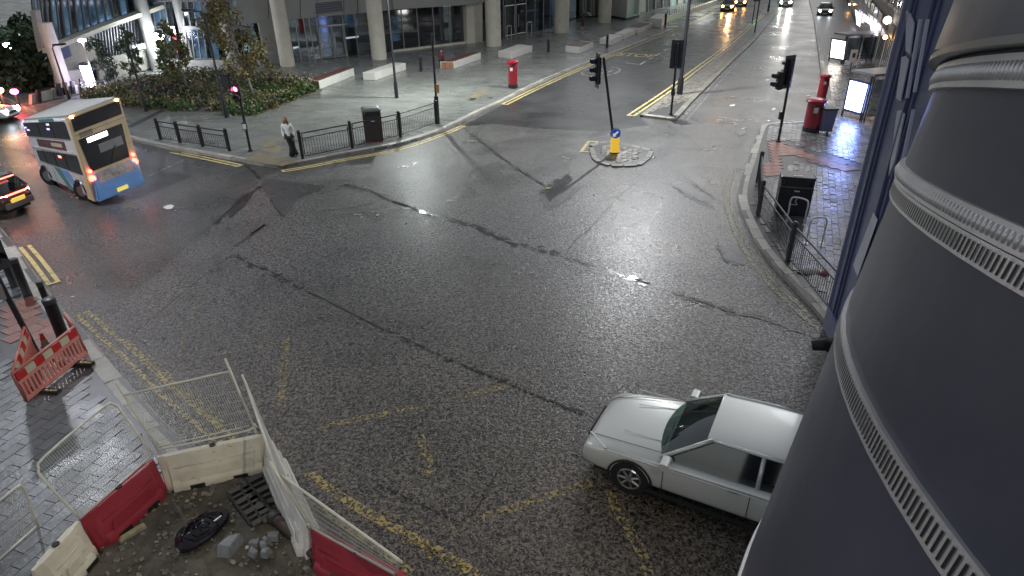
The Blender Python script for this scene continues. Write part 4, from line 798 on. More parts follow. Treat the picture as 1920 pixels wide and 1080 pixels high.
    if lights:
        for s in (-1, 1): MB().lathe([(.02, 0), (.13, .01), (.15, .04), (.12, .07)], 12).build('lamp_glass', lights, t).matrix_local = Matrix.Translation((X(.01), s*w*.66, Ht*.45))@Matrix.Rotation(PI/2, 4, 'Y')
    MB().box((X(.0)-.01, 0, Ht*.37), (.03, w*.9, .14)).build('grille', 'black_metal', t, bevel=.01); MB().box((X(0)+.004, 0, .34), (.02, .5, .11)).build('number_plate', plates[0], t)
    MB().box((X(1)-.012, 0, Ht*.42), (.02, .5, .11)).build('number_plate', plates[1], t); MB().box((X(.5), 0, .2), (L*.9, Wd*.8, .1)).build('underside', 'rubber', t)
    for s in (-1, 1):
        MB().tube([(X(.035), s*w*.60, Ht*.50), (X(.12), s*w*.70, Ht*.565), (X(ws[0])-.02, s*w*.80, Ht*.645)], .006, 4).build('bonnet_gap', 'rubber', t); MB().tube([(X(.13), s*w*.42, Ht*.585), (X(ws[0])+.10, s*w*.50, Ht*.632)], .006, 5).build('bonnet_crease', paint, t, smooth=True)
        MB().box((X(.5), s*(w-.015), .21), (L*.52, .05, .07)).build('sill', 'rubber', t, bevel=.01)
    MB().tube([(X(.02), -w*.8, .30), (X(-.002), -w*.5, .28), (X(-.004), w*.5, .28), (X(.02), w*.8, .30)], .03, 6).build('bumper_lip', 'rubber', t, smooth=True)
    MB().tube([(a0+.06, -w*.5, z0+.0), (a0+.02, .1, z0+.02)], .008, 4).build('wiper', 'rubber', t); MB().tube([(a0+.06, .05, z0+.0), (a0+.02, w*.7, z0+.02)], .008, 4).build('wiper', 'rubber', t)
    return t
u = Vector((-.88, .475, 0)).normalized(); fc = Vector((1.47, 8.86, .005)); L_ = 4.75
car(fc-u*(L_/2), math.atan2(u.y, u.x), L_, 1.80, 1.43, 'car_silver', 'silver car crossing the junction in front of the black column', ws=(.285, .43), roof=(.43, .74), rearwin=.86, boot=.66)
# dark hatchback at the left edge, tail lights on
A = G(14, 414); B = G(76, 388); rw = (B-A); fwd = Vector((-rw.y, rw.x, 0)).normalized()
mid = (A+B)/2; lc = car(mid+fwd*1.85, math.atan2(fwd.y, fwd.x), 3.7, rw.length*.98, 1.38, 'car_dark', 'dark hatchback with glowing red light bar behind the bus', rear='tail_hot', roof=(.46, .88), rearwin=.97, boot=.62)
MB().box((-1.87, 0, .78), (.04, rw.length*.55, .05)).build('light_bar', 'tail_lit', lc); MB().box((-1.88, .05, .56), (.03, .52, .12)).build('rear_plate', 'plate_yellow', lc); MB().box((-1.85, 0, .42), (.08, rw.length*.8, .22)).build('bumper_insert', 'steel_dull', lc, bevel=.02)
MB().box((-1.7, 0, 1.32), (.05, .5, .03)).build('high_brake_light', 'tail_lit', lc)
for s in (-1, 1):
    ld = bpy.data.lights.new('tail_glow', 'POINT'); ld.energy = 1.4; ld.color = (1, .2, .08); ld.shadow_soft_size = .1; lo = bpy.data.objects.new('tail_glow', ld); COL.objects.link(lo); lo.parent = lc; lo.location = (-2.15, s*.75, .68)
# white car facing the camera, far left, and others up the streets
A = G(12, 232); B = G(44, 219); rw = B-A; fwd = Vector((rw.y, -rw.x, 0)).normalized(); wc = car((A+B)/2-fwd*1.6, math.atan2(fwd.y, fwd.x), 3.3, max(1.25, rw.length), 1.25, 'car_white', 'white car with dipped headlights coming towards the bus', lights='head_soft', name='car')
c = G(1368, 22); car(c+Vector((.3, 2, 0)), -PI/2-.35, 4.3, 1.8, 1.5, 'car_dark', 'far dark car with orange-looking headlights beside the plaza', lights='amber_lit', name='car', group='cars coming down the far street')
c = G(1394, 14); car(c+Vector((.5, 3, 0)), -PI/2-.35, 4.3, 1.8, 1.5, 'car_dark', 'second far car with headlights just behind the first one by the median', lights='amber_lit', name='car', group='cars coming down the far street')
c = G(1481, 14); hc = car(c+Vector((.2, 2.1, 0)), -PI/2-.42, 4.3, 1.8, 1.5, 'car_dark', 'far car with dazzling white headlights in the right-hand road', lights='head_lit', name='car')
c = G(1549, 30); car(c+Vector((.2, 1, 0)), -PI/2-.42, 4.3, 1.8, 1.5, 'car_dark', 'far dark car by the right kerb with pale lamps', lights='head_soft', rear='tail_lit', name='car')
for c_, e, cl, yaw in ((G(1481, 16), 220, (1, .98, .92), -PI/2-.42), (G(1368, 24), 260, (1, .6, .25), -PI/2-.4)):
    ld = bpy.data.lights.new('headlight_beam', 'SPOT'); ld.energy = e; ld.color = cl; ld.spot_size = 1.0; ld.spot_blend = .8; ld.shadow_soft_size = .2
    lo = bpy.data.objects.new('headlight_beam', ld); COL.objects.link(lo); d = Vector((math.cos(yaw), math.sin(yaw), -.09)); lo.location = c_+Vector((d.x*.6, d.y*.6, .75)); lo.rotation_euler = d.to_track_quat('-Z', 'Y').to_euler()

# ---- double-decker bus: boxy body laid on eight corner points
A = G(181, 386); B = G(272, 348); Cc = G(83, 341); D_ = B+(Cc-A)
def upat(base, px, py):
    h = hfit(proj(base), (px, py)); return h
hA = upat(A, 137, 214); hB = upat(B, 225, 180); hC = upat(Cc, 47, 222); hD = hB+(hC-hA)*.9
bt = thing('double_decker_bus', (A+B+Cc+D_)/4, 'double-decker bus in cream, yellow and blue seen from behind at the left kerb', 'bus')
LB = (Cc-A).length; WB = (B-A).length
def BP(u, v, w):  # u across the rear left->right, v rear->front, w up 0..1
    p = lerp(lerp(A, B, u), lerp(Cc, D_, u), v); h = lerp(lerp(hA, hB, u), lerp(hC, hD, u), v)
    return p+Vector((0, 0, .16+(h-.16)*w))
nr = (A-Cc).normalized(); nl = -(B-A).normalized(); Z3 = Vector((0, 0, 1))
def bbox(name, u0, u1, v0, v1, w0, w1, mt, bev=.03):
    return MB().hexa([BP(u0, v0, w0), BP(u1, v0, w0), BP(u1, v1, w0), BP(u0, v1, w0), BP(u0, v0, w1), BP(u1, v0, w1), BP(u1, v1, w1), BP(u0, v1, w1)]).build(name, mt, bt, True, bevel=bev)
def prear(name, pts, mt, o=.012, th=.02, par=None): return MB().slab([BP(u_, 0, w_)+nr*o for u_, w_ in pts], nr, th).build(name, mt, par or bt, True)
def pleft(name, pts, mt, o=.004, th=.012, par=None): return MB().slab([BP(0, v_, w_)+nl*o for v_, w_ in pts], nl, th).build(name, mt, par or bt, True)
bbox('body', 0, 1, 0, 1, .02, .985, 'bus_white', .07)
bbox('roof', .03, .97, .02, .98, .985, 1.003, 'bus_roof', .01)
for v_ in (.12, .30, .5): MB().slab([BP(.45, v_, 1.006), BP(.75, v_+.03, 1.006), BP(.75, v_+.05, 1.006), BP(.45, v_+.02, 1.006)], Z3, .01).build('roof_rib', 'bus_white', bt, True)
prear('rear_panel', [(.0, .0), (1, .0), (1, .975), (.97, .99), (.03, .99), (0, .975)], 'bus_yellow', .0, .02)
pleft('corner_panel', [(.0, .0), (.12, 0), (.06, .35), (.03, .6), (.035, .98), (0, .98)], 'bus_yellow', .002, .012)
uw = prear('upper_rear_window', [(.04, .815), (.96, .815), (.97, .965), (.05, .965)], 'bus_glass', .022, .012)
lw = prear('lower_rear_window', [(.10, .34), (.86, .34), (.90, .72), (.06, .72)], 'bus_glass', .022, .014)
prear('route_display', [(.20, .655), (.58, .655), (.58, .705), (.20, .705)], 'display_lit', .04, .012, lw)
prear('advert_print', [(.36, .50), (.82, .50), (.82, .60), (.36, .60)], 'bus_roof', .038, .004, lw)
bc = MB().hexa([BP(.02, -.05, .0), BP(.98, -.05, .0), BP(.98, 0, .0), BP(.02, 0, .0), BP(.06, -.05, .17), BP(.94, -.05, .17), BP(.94, 0, .32), BP(.06, 0, .32)]).build('engine_cover', 'bus_blue', bt, True, bevel=.03)
mq = [BP(u_, v_, w_) for u_, v_, w_ in ((.14, -.040, .190), (.88, -.040, .190), (.84, -.006, .305), (.18, -.006, .305))]; nn_ = (mq[1]-mq[0]).cross(mq[3]-mq[0]).normalized(); nn_ = nn_ if nn_.z > 0 else -nn_
MB().slab([q+nn_*.012 for q in mq], nn_, .01).build('picture_panel', 'bus_picture', bc, True)
for k in range(4): prear('vent_slat', [(.10, .735+.014*k), (.34, .735+.014*k), (.34, .742+.014*k), (.10, .742+.014*k)], 'cladding_dark', .021, .006)
prear('panel_seam', [(.02, .77), (.98, .77), (.98, .774), (.02, .774)], 'cladding_dark', .021, .003); prear('rear_wiper', [(.48, .36), (.50, .36), (.66, .52), (.645, .53)], 'rubber', .04, .01)
for v_ in (.12, .30, .48, .66, .84): pleft('panel_seam', [(v_, .03), (v_+.006, .03), (v_+.006, .29), (v_, .29)], 'cladding', .018, .003)
MB().slab([BP(u_, -.05, w_)+nr*.014 for u_, w_ in ((.40, .03), (.62, .03), (.62, .075), (.40, .075))], nr, .01).build('number_plate', 'plate_yellow', bt, True)
pl = text('N47', .16, (0, 0, 0), (1, 0, 0), (0, 1, 0), 'black_metal', None, 'tmp') if False else None
for u_ in (.07, .93):
    c = BP(u_, 0, .27)+nr*.05; MB().tube([c, c+nr*.05], .11, 12).build('tail_light', 'tail_lit', bt, True); MB().tube([c+Z3*.26, c+Z3*.26+nr*.04], .07, 10).build('indicator', 'tail_lit', bt, True)
    c = BP(u_, 0, .975)+nr*.03; MB().tube([c, c+nr*.03], .05, 8).build('marker_light', 'amber_lit', bt, True)
    ld = bpy.data.lights.new('tail_glow', 'POINT'); ld.energy = .3; ld.color = (1, .2, .12); ld.shadow_soft_size = .08; lo = bpy.data.objects.new('tail_glow', ld); COL.objects.link(lo); lo.location = BP(u_, 0, .27)+nr*.35; adopt(lo, bt, True)
us = pleft('upper_side_window', [(.07, .735), (.985, .735), (.985, .945), (.10, .945), (.07, .93)], 'bus_glass')
for v_ in (.36, .66): pleft('window_divider', [(v_, .735), (v_+.012, .735), (v_+.012, .945), (v_, .945)], 'black_metal', .016, .008, us)
for v_, w_ in ((.40, .90), (.42, .84), (.88, .82), (.93, .86)): pleft('interior_light', [(v_, w_), (v_+.06, w_), (v_+.06, w_+.025), (v_, w_+.025)], 'bus_lit', .017, .003, us)
ls = pleft('lower_side_window', [(.05, .31), (.90, .34), (.90, .51), (.06, .55)], 'bus_glass')
for v_ in (.3, .52, .74): pleft('window_divider', [(v_, .33), (v_+.015, .33), (v_+.015, .53), (v_, .53)], 'black_metal', .016, .008, ls)
pleft('interior_light', [(.38, .47), (.44, .47), (.44, .50), (.38, .50)], 'tail_lit', .017, .003, ls)
ad_ = pleft('side_advert', [(.22, .585), (.80, .585), (.80, .70), (.22, .70)], 'bus_ad'); pleft('advert_text_block', [(.28, .62), (.5, .62), (.5, .67), (.28, .67)], 'cream_reflect', .018, .004, ad_)
for a_, b_, mt_ in ((.50, .60, 'bus_teal'), (.34, .48, 'bus_blue')): pleft('diagonal_stripe', [(a_-.16, .02), (a_-.06, .02), (b_+.02, .30), (a_+.0, .30)], mt_)
pleft('roof_edge_block', [(.28, .955), (.60, .955), (.60, .985), (.28, .985)], 'bus_teal'); pleft('white_skirt', [(.12, .555), (.98, .545), (.98, .575), (.12, .58)], 'bus_white', .006, .01)
for v_ in (.20, .86):
    c = BP(0, v_, 0)+nl*.02; c.z = .36; wq = MB().tube([c-nl*.25, c], .36, 20).build('wheel', 'tyre', bt, True); MB().tube([c, c+nl*.015], .2, 14).build('rim', 'steel_dull', wq, True)
    MB().tube([c+Vector((nr.x*.42*math.cos(a), nr.y*.42*math.cos(a), .42*math.sin(a))) for a in np.linspace(0, PI, 12)], .03, 5).build('wheel_arch', 'black_metal', bt, True)

# ================================================================= SITE WORKS, bottom left
def ch8(b0, b1, t0, t1, label, feet=True, name='chapter_eight_barrier'):
    "plastic barrier panel between two ground points with a reflective board under the top rail"
    t = thing('plastic_barrier', b0, label, 'barrier', 'red and white barrier panels round the signal pole')
    P = lambda s, h: lerp(lerp(b0, b1, s), lerp(t0, t1, s), h)
    fr = MB()
    for a_, b_ in (((0, .08), (1, .08)), ((0, 1), (1, 1)), ((0, .08), (0, 1)), ((1, .08), (1, 1))): fr.tube([P(*a_), P(*b_)], .025, 6)
    fr.build('frame', 'orange_barrier', t, True, smooth=True)
    nrm = (b1-b0).cross(t0-b0).normalized()
    for i in range(7): s0, s1 = .02+i*.137, .02+(i+.98)*.137; MB().slab([P(s0, .74), P(s1, .74), P(s1, .94), P(s0, .94)], nrm, .03).build('board_block', 'red_reflect' if i % 2 == 0 else 'cream_reflect', t, True)
    for h0, h1 in ((.10, .20), (.64, .72)): MB().slab([P(.01, h0), P(.99, h0), P(.99, h1), P(.01, h1)], nrm, .03).build('cross_rail', 'orange_barrier', t, True)
    for i in range(17): s0 = .02+i*.0575; MB().slab([P(s0, .18), P(s0+.028, .18), P(s0+.028, .68), P(s0, .68)], nrm, .028).build('slat', 'orange_barrier', t, True)
    if feet:
        u_ = (b1-b0).normalized(); v_ = Vector((-u_.y, u_.x, 0))
        for s_ in (.22, .80):
            c = P(s_, 0); c.z = b0.z; f = MB().box(c+Z3*.035, (.16, .80, .07), math.atan2(u_.y, u_.x)).build('rubber_foot', 'black_rubber_foot', t, True, bevel=.02)
            MB().box(c-v_*.22+Z3*.073, (.05, .26, .006), math.atan2(u_.y, u_.x)).build('yellow_strip', 'yellow_paint', f, True)
z8 = .13
b0 = G(52, 757, z8); b1 = G(165, 667, z8); t0 = G(22, 702, z8+.72); t1 = G(139, 612, z8+.72); tl = G(45, 613, z8+.72); tr_ = G(119, 586, z8+.72)
bl = b0+(tl-t0); br_ = b1+(tr_-t1); bl.z = br_.z = z8
ch8(b0, b1, t0, t1, 'front red and cream slotted barrier panel facing the camera'); ch8(b0, bl, t0, tl, 'left red barrier panel seen edge-on behind the black pole', feet=False); ch8(b1, br_, t1, tr_, 'short right-hand barrier panel running back towards the kerb', feet=False)
# cone inside
t = thing('traffic_cone', G(92, 662, z8), 'small dirty traffic cone inside the barrier enclosure', 'cone'); MB().box((0, 0, .02), (.30, .30, .04)).build('base', 'black_rubber_foot', t, bevel=.01)
for z0_, z1_, m_ in ((.04, .18, 'red_reflect'), (.18, .36, 'steel_dull'), (.36, .52, 'red_reflect')): MB().lathe([(.12-.18*z0_, z0_), (.12-.18*z1_, z1_)], 14).build('cone_band', m_, t, smooth='auto')

def waterbarrier(p, q, mt, label, h=.80, groove=1):
    "water-filled barrier lofted along p->q"
    t = thing('water_filled_barrier', p, label, 'barrier', 'water-filled barriers round the excavation')
    u_ = (q-p); L = u_.length; u_.normalize(); v_ = Vector((-u_.y, u_.x, 0)); s = h/.8
    prof = [(.21, 0), (.215, .12), (.20, .22), (.155, .27), (.13, .47), (.10, .52), (.065, .76), (.045, .80)]
    def R(x, k=1, dz=0): return [p+u_*x+v_*(y*k)+Z3*(z*s) for y, z in prof]+[p+u_*x-v_*(y*k)+Z3*(z*s) for y, z in reversed(prof)]
    MB().loft([R(0, .35), R(.02, .55), R(.10, .6), R(.14, 1), R(L-.14, 1), R(L-.10, .6), R(L-.02, .55), R(L, .35)]).build('body', mt, t, True, smooth='auto')
    for sd in (1, -1):
        MB().slab([p+u_*x+v_*sd*y+Z3*(z*s) for x, y, z in ((.25, .165, .245), (L-.25, .165, .245), (L-.30, .137, .44), (.30, .137, .44))], v_*sd, .022).build('side_panel', mt, t, True, bevel=.008)
        MB().tube([p+u_*.2+v_*sd*.105+Z3*.53*s, p+u_*(L-.2)+v_*sd*.105+Z3*.53*s], .012, 5).build('rib', mt, t, True, smooth=True)
        for x in (L*.3, L*.7): MB().box(p+u_*x+v_*sd*.19+Z3*.07, (.22, .07, .10), math.atan2(u_.y, u_.x)).build('forklift_slot', 'rubber', t, True)
    for x in (.04, L-.04): MB().tube([p+u_*x+Z3*.1, p+u_*x+Z3*(h-.05)], .025, 6).build('coupling_pin', mt, t, True)
    c = p+u_*(L*.5)+Z3*h; MB().lathe([(.05, 0), (.05, .02)], 10, c).build('filler_cap', 'rubber', t, True)
def mesh_panel(bl_, br__, tl_, tr__, label, ext=.22, rnd=.0, nv=44, name='mesh_fence_panel'):
    t = thing(name, bl_, label, 'fence panel', 'mesh fence panels on the barriers')
    P = lambda s, h: lerp(lerp(bl_, br__, s), lerp(tl_, tr__, s), h)
    fr = MB()
    if rnd:
        k = rnd; pts = [P(0, 0), P(0, 1-k*1.6), P(k*.25, 1-k*.5), P(k, 1), P(1-k, 1), P(1-k*.25, 1-k*.5), P(1, 1-k*1.6), P(1, 0)]
        fr.tube(smoothline(pts, 3), .019, 8); fr.tube([P(0, 0), P(1, 0)], .017, 8)
    else:
        fr.tube([P(0, -.06), P(0, 1+ext)], .019, 8); fr.tube([P(1, -.06), P(1, 1+ext)], .019, 8); fr.tube([P(0, 1), P(1, 1)], .019, 8); fr.tube(smoothline([P(0, .02), P(.94, .0), P(1, .10)], 3), .015, 8); fr.tube([P(0, .07), P(.96, .07)], .010, 6)
    fr.build('tube_frame', 'fence_tube', t, True, smooth=True)
    for i in range(1, 6): MB().tube([P(.01, i/6), P(.99, i/6)], .0045, 4).build('horizontal_wire', 'fence_wire', t, True)
    w_ = MB()
    for i in range(1, nv):
        s = i/nv; hmax = 1 if not rnd else 1-max(0, (rnd-s)/rnd if s < rnd else (s-1+rnd)/rnd if s > 1-rnd else 0)**2*rnd*1.4
        w_.tube([P(s, .03), P(s, hmax)], .0034, 3, cap=False)
    w_.build('vertical_wires', 'fence_wire', t, True, kind='stuff')
zt = .80; hP = 1.0
Pa = G(290, 857, zt); Pb = G(498, 814, zt); Pa.z = Pb.z = .13; Pc = G(576, 985, zt); Pd = G(765, 1083, zt); Pe = G(150, 972, zt); Pf = G(60, 1070, zt)
for q in (Pc, Pd, Pe, Pf): q.z = .13
hb = zt-.13
waterbarrier(Pa+(Pb-Pa)*.02, Pb, 'cream_plastic', 'cream water-filled barrier across the back of the excavation', hb)
waterbarrier(Pa+(Pe-Pa)*.03, Pe, 'red_plastic', 'red water-filled barrier on the left side of the excavation', hb)
waterbarrier(Pe+(Pf-Pe)*.05, Pf, 'cream_plastic', 'cream water-filled barrier at the lower left end of the row', hb)
waterbarrier(Pb+(Pc-Pb)*.03, Pc, 'white_plastic', 'white water-filled barrier on the road side seen almost end-on', hb)
waterbarrier(Pc+(Pd-Pc)*.04, Pd, 'red_plastic', 'red water-filled barrier on the road side at the bottom of the photograph', hb)
Pg = G(900, 1160, zt); Pg.z = .13; waterbarrier(Pd+(Pg-Pd)*.05, Pg, 'white_plastic', 'white water-filled barrier cut off by the bottom edge', hb)
mesh_panel(G(297, 846, .81), G(478, 804, .81), G(232, 741, 1.75), G(432, 696, 1.75), 'mesh panel with tall posts on the cream back barrier')
mesh_panel(G(150, 972, .81), G(286, 853, .81), G(60, 876, 1.68), G(212, 748, 1.68), 'round-cornered mesh panel on the red left barrier', rnd=.14, nv=40)
mesh_panel(G(498, 806, .81), G(580, 985, .81), G(462, 722, 1.72), G(519, 888, 1.72), 'mesh panel seen edge-on above the white road-side barrier')
mesh_panel(G(582, 988, .81), G(742, 1078, .81), G(530, 893, 1.66), G(748, 1050, 1.66), 'mesh panel leaning above the red road-side barrier', rnd=.05, nv=70)
mesh_panel(G(-30, 1075, .14), G(70, 985, .14), G(-60, 990, .95), G(42, 904, .95), 'low mesh panel lying at the bottom left of the pavement', rnd=.14, nv=30)
mesh_panel(G(86, 1036, .81), G(132, 982, .81), G(-20, 985, 1.6), G(30, 925, 1.6), 'mesh panel over the lower left cream barrier', rnd=.2, nv=24) if False else None
# excavated ground, lumpy
def lumpy(poly, z, amp, n, name, mt):
    P = [(p[0], p[1]) for p in poly]; xs = [p[0] for p in P]; ys = [p[1] for p in P]; x0, x1, y0, y1 = min(xs), max(xs), min(ys), max(ys)
    from mathutils import noise
    vs = []; idx = {}; fs = []; N_ = n
    ins = poly_in(P, *[a.ravel() for a in np.meshgrid(np.linspace(x0, x1, N_), np.linspace(y0, y1, N_))]).reshape(N_, N_)
    for j in range(N_):
        for i in range(N_):
            if ins[j, i]:
                x = x0+(x1-x0)*i/(N_-1); y = y0+(y1-y0)*j/(N_-1); idx[(i, j)] = len(vs)
                vs.append((x, y, z+amp*(noise.noise(Vector((x*1.1, y*1.1, 3)))+.5*noise.noise(Vector((x*4, y*4, 1)))+.25*noise.noise(Vector((x*11, y*11, 7))))))
    for j in range(N_-1):
        for i in range(N_-1):
            q = [(i, j), (i+1, j), (i+1, j+1), (i, j+1)]
            if all(k in idx for k in q): fs.append(tuple(idx[k] for k in q))
    mb = MB(); mb.v = vs; mb.f = fs; return mb.build(name, mt, kind='structure', smooth=True, fix=False)
lumpy(soilpoly, .17, .05, 130, 'excavated_soil', 'soil')
mb = MB()
for k in range(900):
    a_ = random.choice(soilpoly); b_ = random.choice(soilpoly); c_ = random.choice(soilpoly); u1, u2 = sorted((random.random(), random.random())); q = a_*u1+b_*(u2-u1)+c_*(1-u2)
    if not poly_in(soilpoly, q.x, q.y)[0]: continue
    s_ = random.uniform(.008, .035)*(2 if random.random() < .06 else 1); mb.box((q.x, q.y, .175+random.uniform(-.01, .02)), (s_*2, s_*1.4, s_), m=Matrix.Rotation(random.uniform(0, 6), 3, (random.random(), random.random(), 1)))
mb.build('loose_rubble', 'sett', kind='stuff')
def rock(px, s, h, label, mt='stone_grey', rz=0, name='broken_paving_stone', cat='stone', grp='broken grey stones in the excavation', z=.17, flat=1):
    c = G(px[0], px[1], z); o = thing(name, c, label, cat, grp, rz) if False else None
    mb = MB(); P = [(-.5, -.5, 0), (.5, -.42, 0), (.46, .5, 0), (-.5, .44, 0), (-.42, -.40, 1), (.42, -.36, .9), (.38, .42, 1), (-.40, .36, .94)]
    mb.hexa([Vector((x*s[0]+random.uniform(-.1, .1)*s[0], y*s[1]+random.uniform(-.1, .1)*s[1], zz*h)) for x, y, zz in P]); o = mb.build(name, mt, bevel=min(s)*.06)
    o.location = c; o.rotation_euler = (random.uniform(-.2, .2), random.uniform(-.2, .2), rz); tag(o, label, cat, grp); return o
rock((433, 1033), (.24, .36), .20, 'largest grey stone block, left of the heap of broken stones', rz=-.3)
for k, (px, s, lab) in enumerate((((478, 1024), (.15, .12), 'grey broken stone at the back left of the small heap'), ((474, 1042), (.10, .16), 'pale broken stone at the front left of the small heap'), ((494, 1030), (.14, .10), 'grey stone chip in the middle of the small heap'), ((512, 1010), (.17, .15), 'pale broken stone at the back right of the small heap'), ((500, 1042), (.15, .12), 'grey stone at the front right of the small heap'), ((502, 1018), (.10, .08), 'thin stone sliver between the two rear stones'))): rock(px, s, .10+.02*(k % 3), lab, rz=k*1.1)
rock((464, 1029), (.05, .05), .05, 'tiny white pebble left of the stone heap', 'white_plastic')
for k, p_ in enumerate(((352, 941), (362, 935), (358, 948), (366, 928))): rock(p_, (.06, .05), .04, ['yellowish gravel lump nearest the red barrier', 'yellowish gravel lump second from the red barrier', 'lowest yellowish gravel lump below the red barrier', 'topmost yellowish gravel lump under the cream barrier'][k], 'timber', name='gravel_lump', grp='yellowish lumps in the soil')
rock((250, 1002), (.12, .46), .08, 'pale timber offcut at the foot of the red barrier', 'timber', rz=-.75, name='timber_offcut', cat='timber', grp=None)
# black plastic cover lying in the soil
c = G(378, 995, .2); t = thing('drain_cover', c, 'glossy black plastic cover lying crumpled in the soil', 'cover', None, .5)
mb = MB(); ring = []
for k, (r, z) in enumerate(((.34, .0), (.33, .05), (.27, .07), (.24, .03), (.16, .05), (.02, .045))): ring.append([(r*(1+.28*math.cos(2*(a-.6))+.10*math.sin(3*a))*math.cos(a), r*(1+.25*math.cos(2*(a-.6)))*math.sin(a), z+.02*math.sin(3*a+k)) for a in np.linspace(0, 2*PI, 25)[:-1]])
mb.loft(ring).build('sheet', 'black_plastic', t, smooth='auto')
for r in (.12, .2): MB().tube([(r*1.2*math.cos(a), r*math.sin(a), .062) for a in np.linspace(0, 2*PI, 19)[:-1]], .010, 5, close=True).build('raised_ring', 'black_plastic', t, smooth=True)
MB().box((.25, .04, .085), (.13, .025, .01), .5).build('shiny_label', 'steel', t)
# cast channel frames with square openings
for (a_, b_, lab, w_) in (((447, 915), (492, 972), 'left cast-iron channel frame with square openings', .17), ((470, 900), (515, 965), 'right cast-iron channel frame with square openings', .19)):
    A_ = G(a_[0], a_[1], .24); B_ = G(b_[0], b_[1], .24); t = thing('channel_frame', A_, lab, 'channel frame', 'cast channel frames lying in the soil'); uu = (B_-A_).normalized(); vv = Vector((-uu.y, uu.x, 0)); L = (B_-A_).length
    for s in (-1, 1): MB().tube([A_+vv*s*w_, B_+vv*s*w_], .025, 4).build('side_rail', 'cast_iron', t, True)
    for k in range(7):
        c = A_+uu*(L*k/6); MB().tube([c-vv*w_, c+vv*w_], .022 if k % 2 else .05, 4).build('cross_bar', 'cast_iron', t, True)
    MB().slab([A_+vv*w_-Z3*.04, A_-vv*w_-Z3*.04, B_-vv*w_-Z3*.04, B_+vv*w_-Z3*.04], Z3, .01).build('tray', 'rubber', t, True)
t = thing('pipe', G(512, 972, .26), 'brown plastic pipe running to the bottom of the photograph', 'pipe'); MB().tube([G(512, 968, .26), G(560, 1010, .27), G(640, 1085, .28), G(700, 1140, .28)], .085, 14).build('barrel', 'pipe_brown', t, True, smooth='auto'); MB().tube([G(511, 966, .26), G(519, 974, .26)], .105, 14).build('socket', 'cast_iron', t, True, smooth='auto')
t = thing('timber_plank', G(540, 990, .3), 'dark plank lying beside the brown pipe', 'plank'); A_ = G(530, 975, .3); B_ = G(700, 1100, .3); MB().slab([A_, B_, B_+Vector((.13, .06, 0)), A_+Vector((.13, .06, 0))], Z3, .04).build('board', 'pipe_brown', t, True)
MB().slab([A_+Vector((.02, .01, .043)), B_+Vector((.02, .01, .043)), B_+Vector((.04, .02, .043)), A_+Vector((.04, .02, .043))], Z3, .004).build('wet_edge', 'cast_iron', t, True)
# cover stone in the left pavement
P = [G2(p, .137) for p in ((28, 838), (48, 822), (0, 865), (-30, 892), (-50, 880), (0, 838))]; 
# litter on the right
for px, mt_, lab, s in (((1516, 508), 'bag_white', 'crumpled pale newspaper under the curved guard rail', (.34, .20)), ((1545, 512), 'bag_pink', 'small pink bag against the dark facade', (.16, .14))):
    c = G(px[0], px[1], .14); mb = MB(); rings = [[(c.x+s[0]*k*math.cos(a)*random.uniform(.75, 1.15), c.y+s[1]*k*math.sin(a)*random.uniform(.75, 1.15), .137+z+random.uniform(0, .02)) for a in np.linspace(0, 2*PI, 13)[:-1]] for z, k in ((0, 1), (.05, .9), (.08, .6), (.10, .2))]
    tag(mb.loft(rings).build('litter', mt_), lab, 'litter')

# ================================================================= PLANTING, TREES
def leaves(n, samp, size, mt, name, parent=None, kind=None, world=True, up=.35):
    P = samp(n); n = len(P); a = rng.normal(size=(n, 3)); a /= np.linalg.norm(a, axis=1)[:, None]; b = rng.normal(size=(n, 3)); b[:, 2] += up; b -= a*(a*b).sum(1)[:, None]; b /= np.linalg.norm(b, axis=1)[:, None]
    s = size*rng.uniform(.6, 1.4, (n, 1)); V = np.concatenate([P-a*s*.5, P+b*s*.35, P+a*s*.5, P-b*s*.35]).reshape(4, n, 3).transpose(1, 0, 2).reshape(-1, 3)
    Fc = np.arange(4*n).reshape(n, 4); me = bpy.data.meshes.new(name); me.from_pydata(V.tolist(), [], Fc.tolist()); me.materials.append(M[mt]); o = bpy.data.objects.new(name, me); COL.objects.link(o)
    if parent: adopt(o, parent, world)
    if kind: o['kind'] = kind
    MW.setdefault(o.name, Matrix()); return o
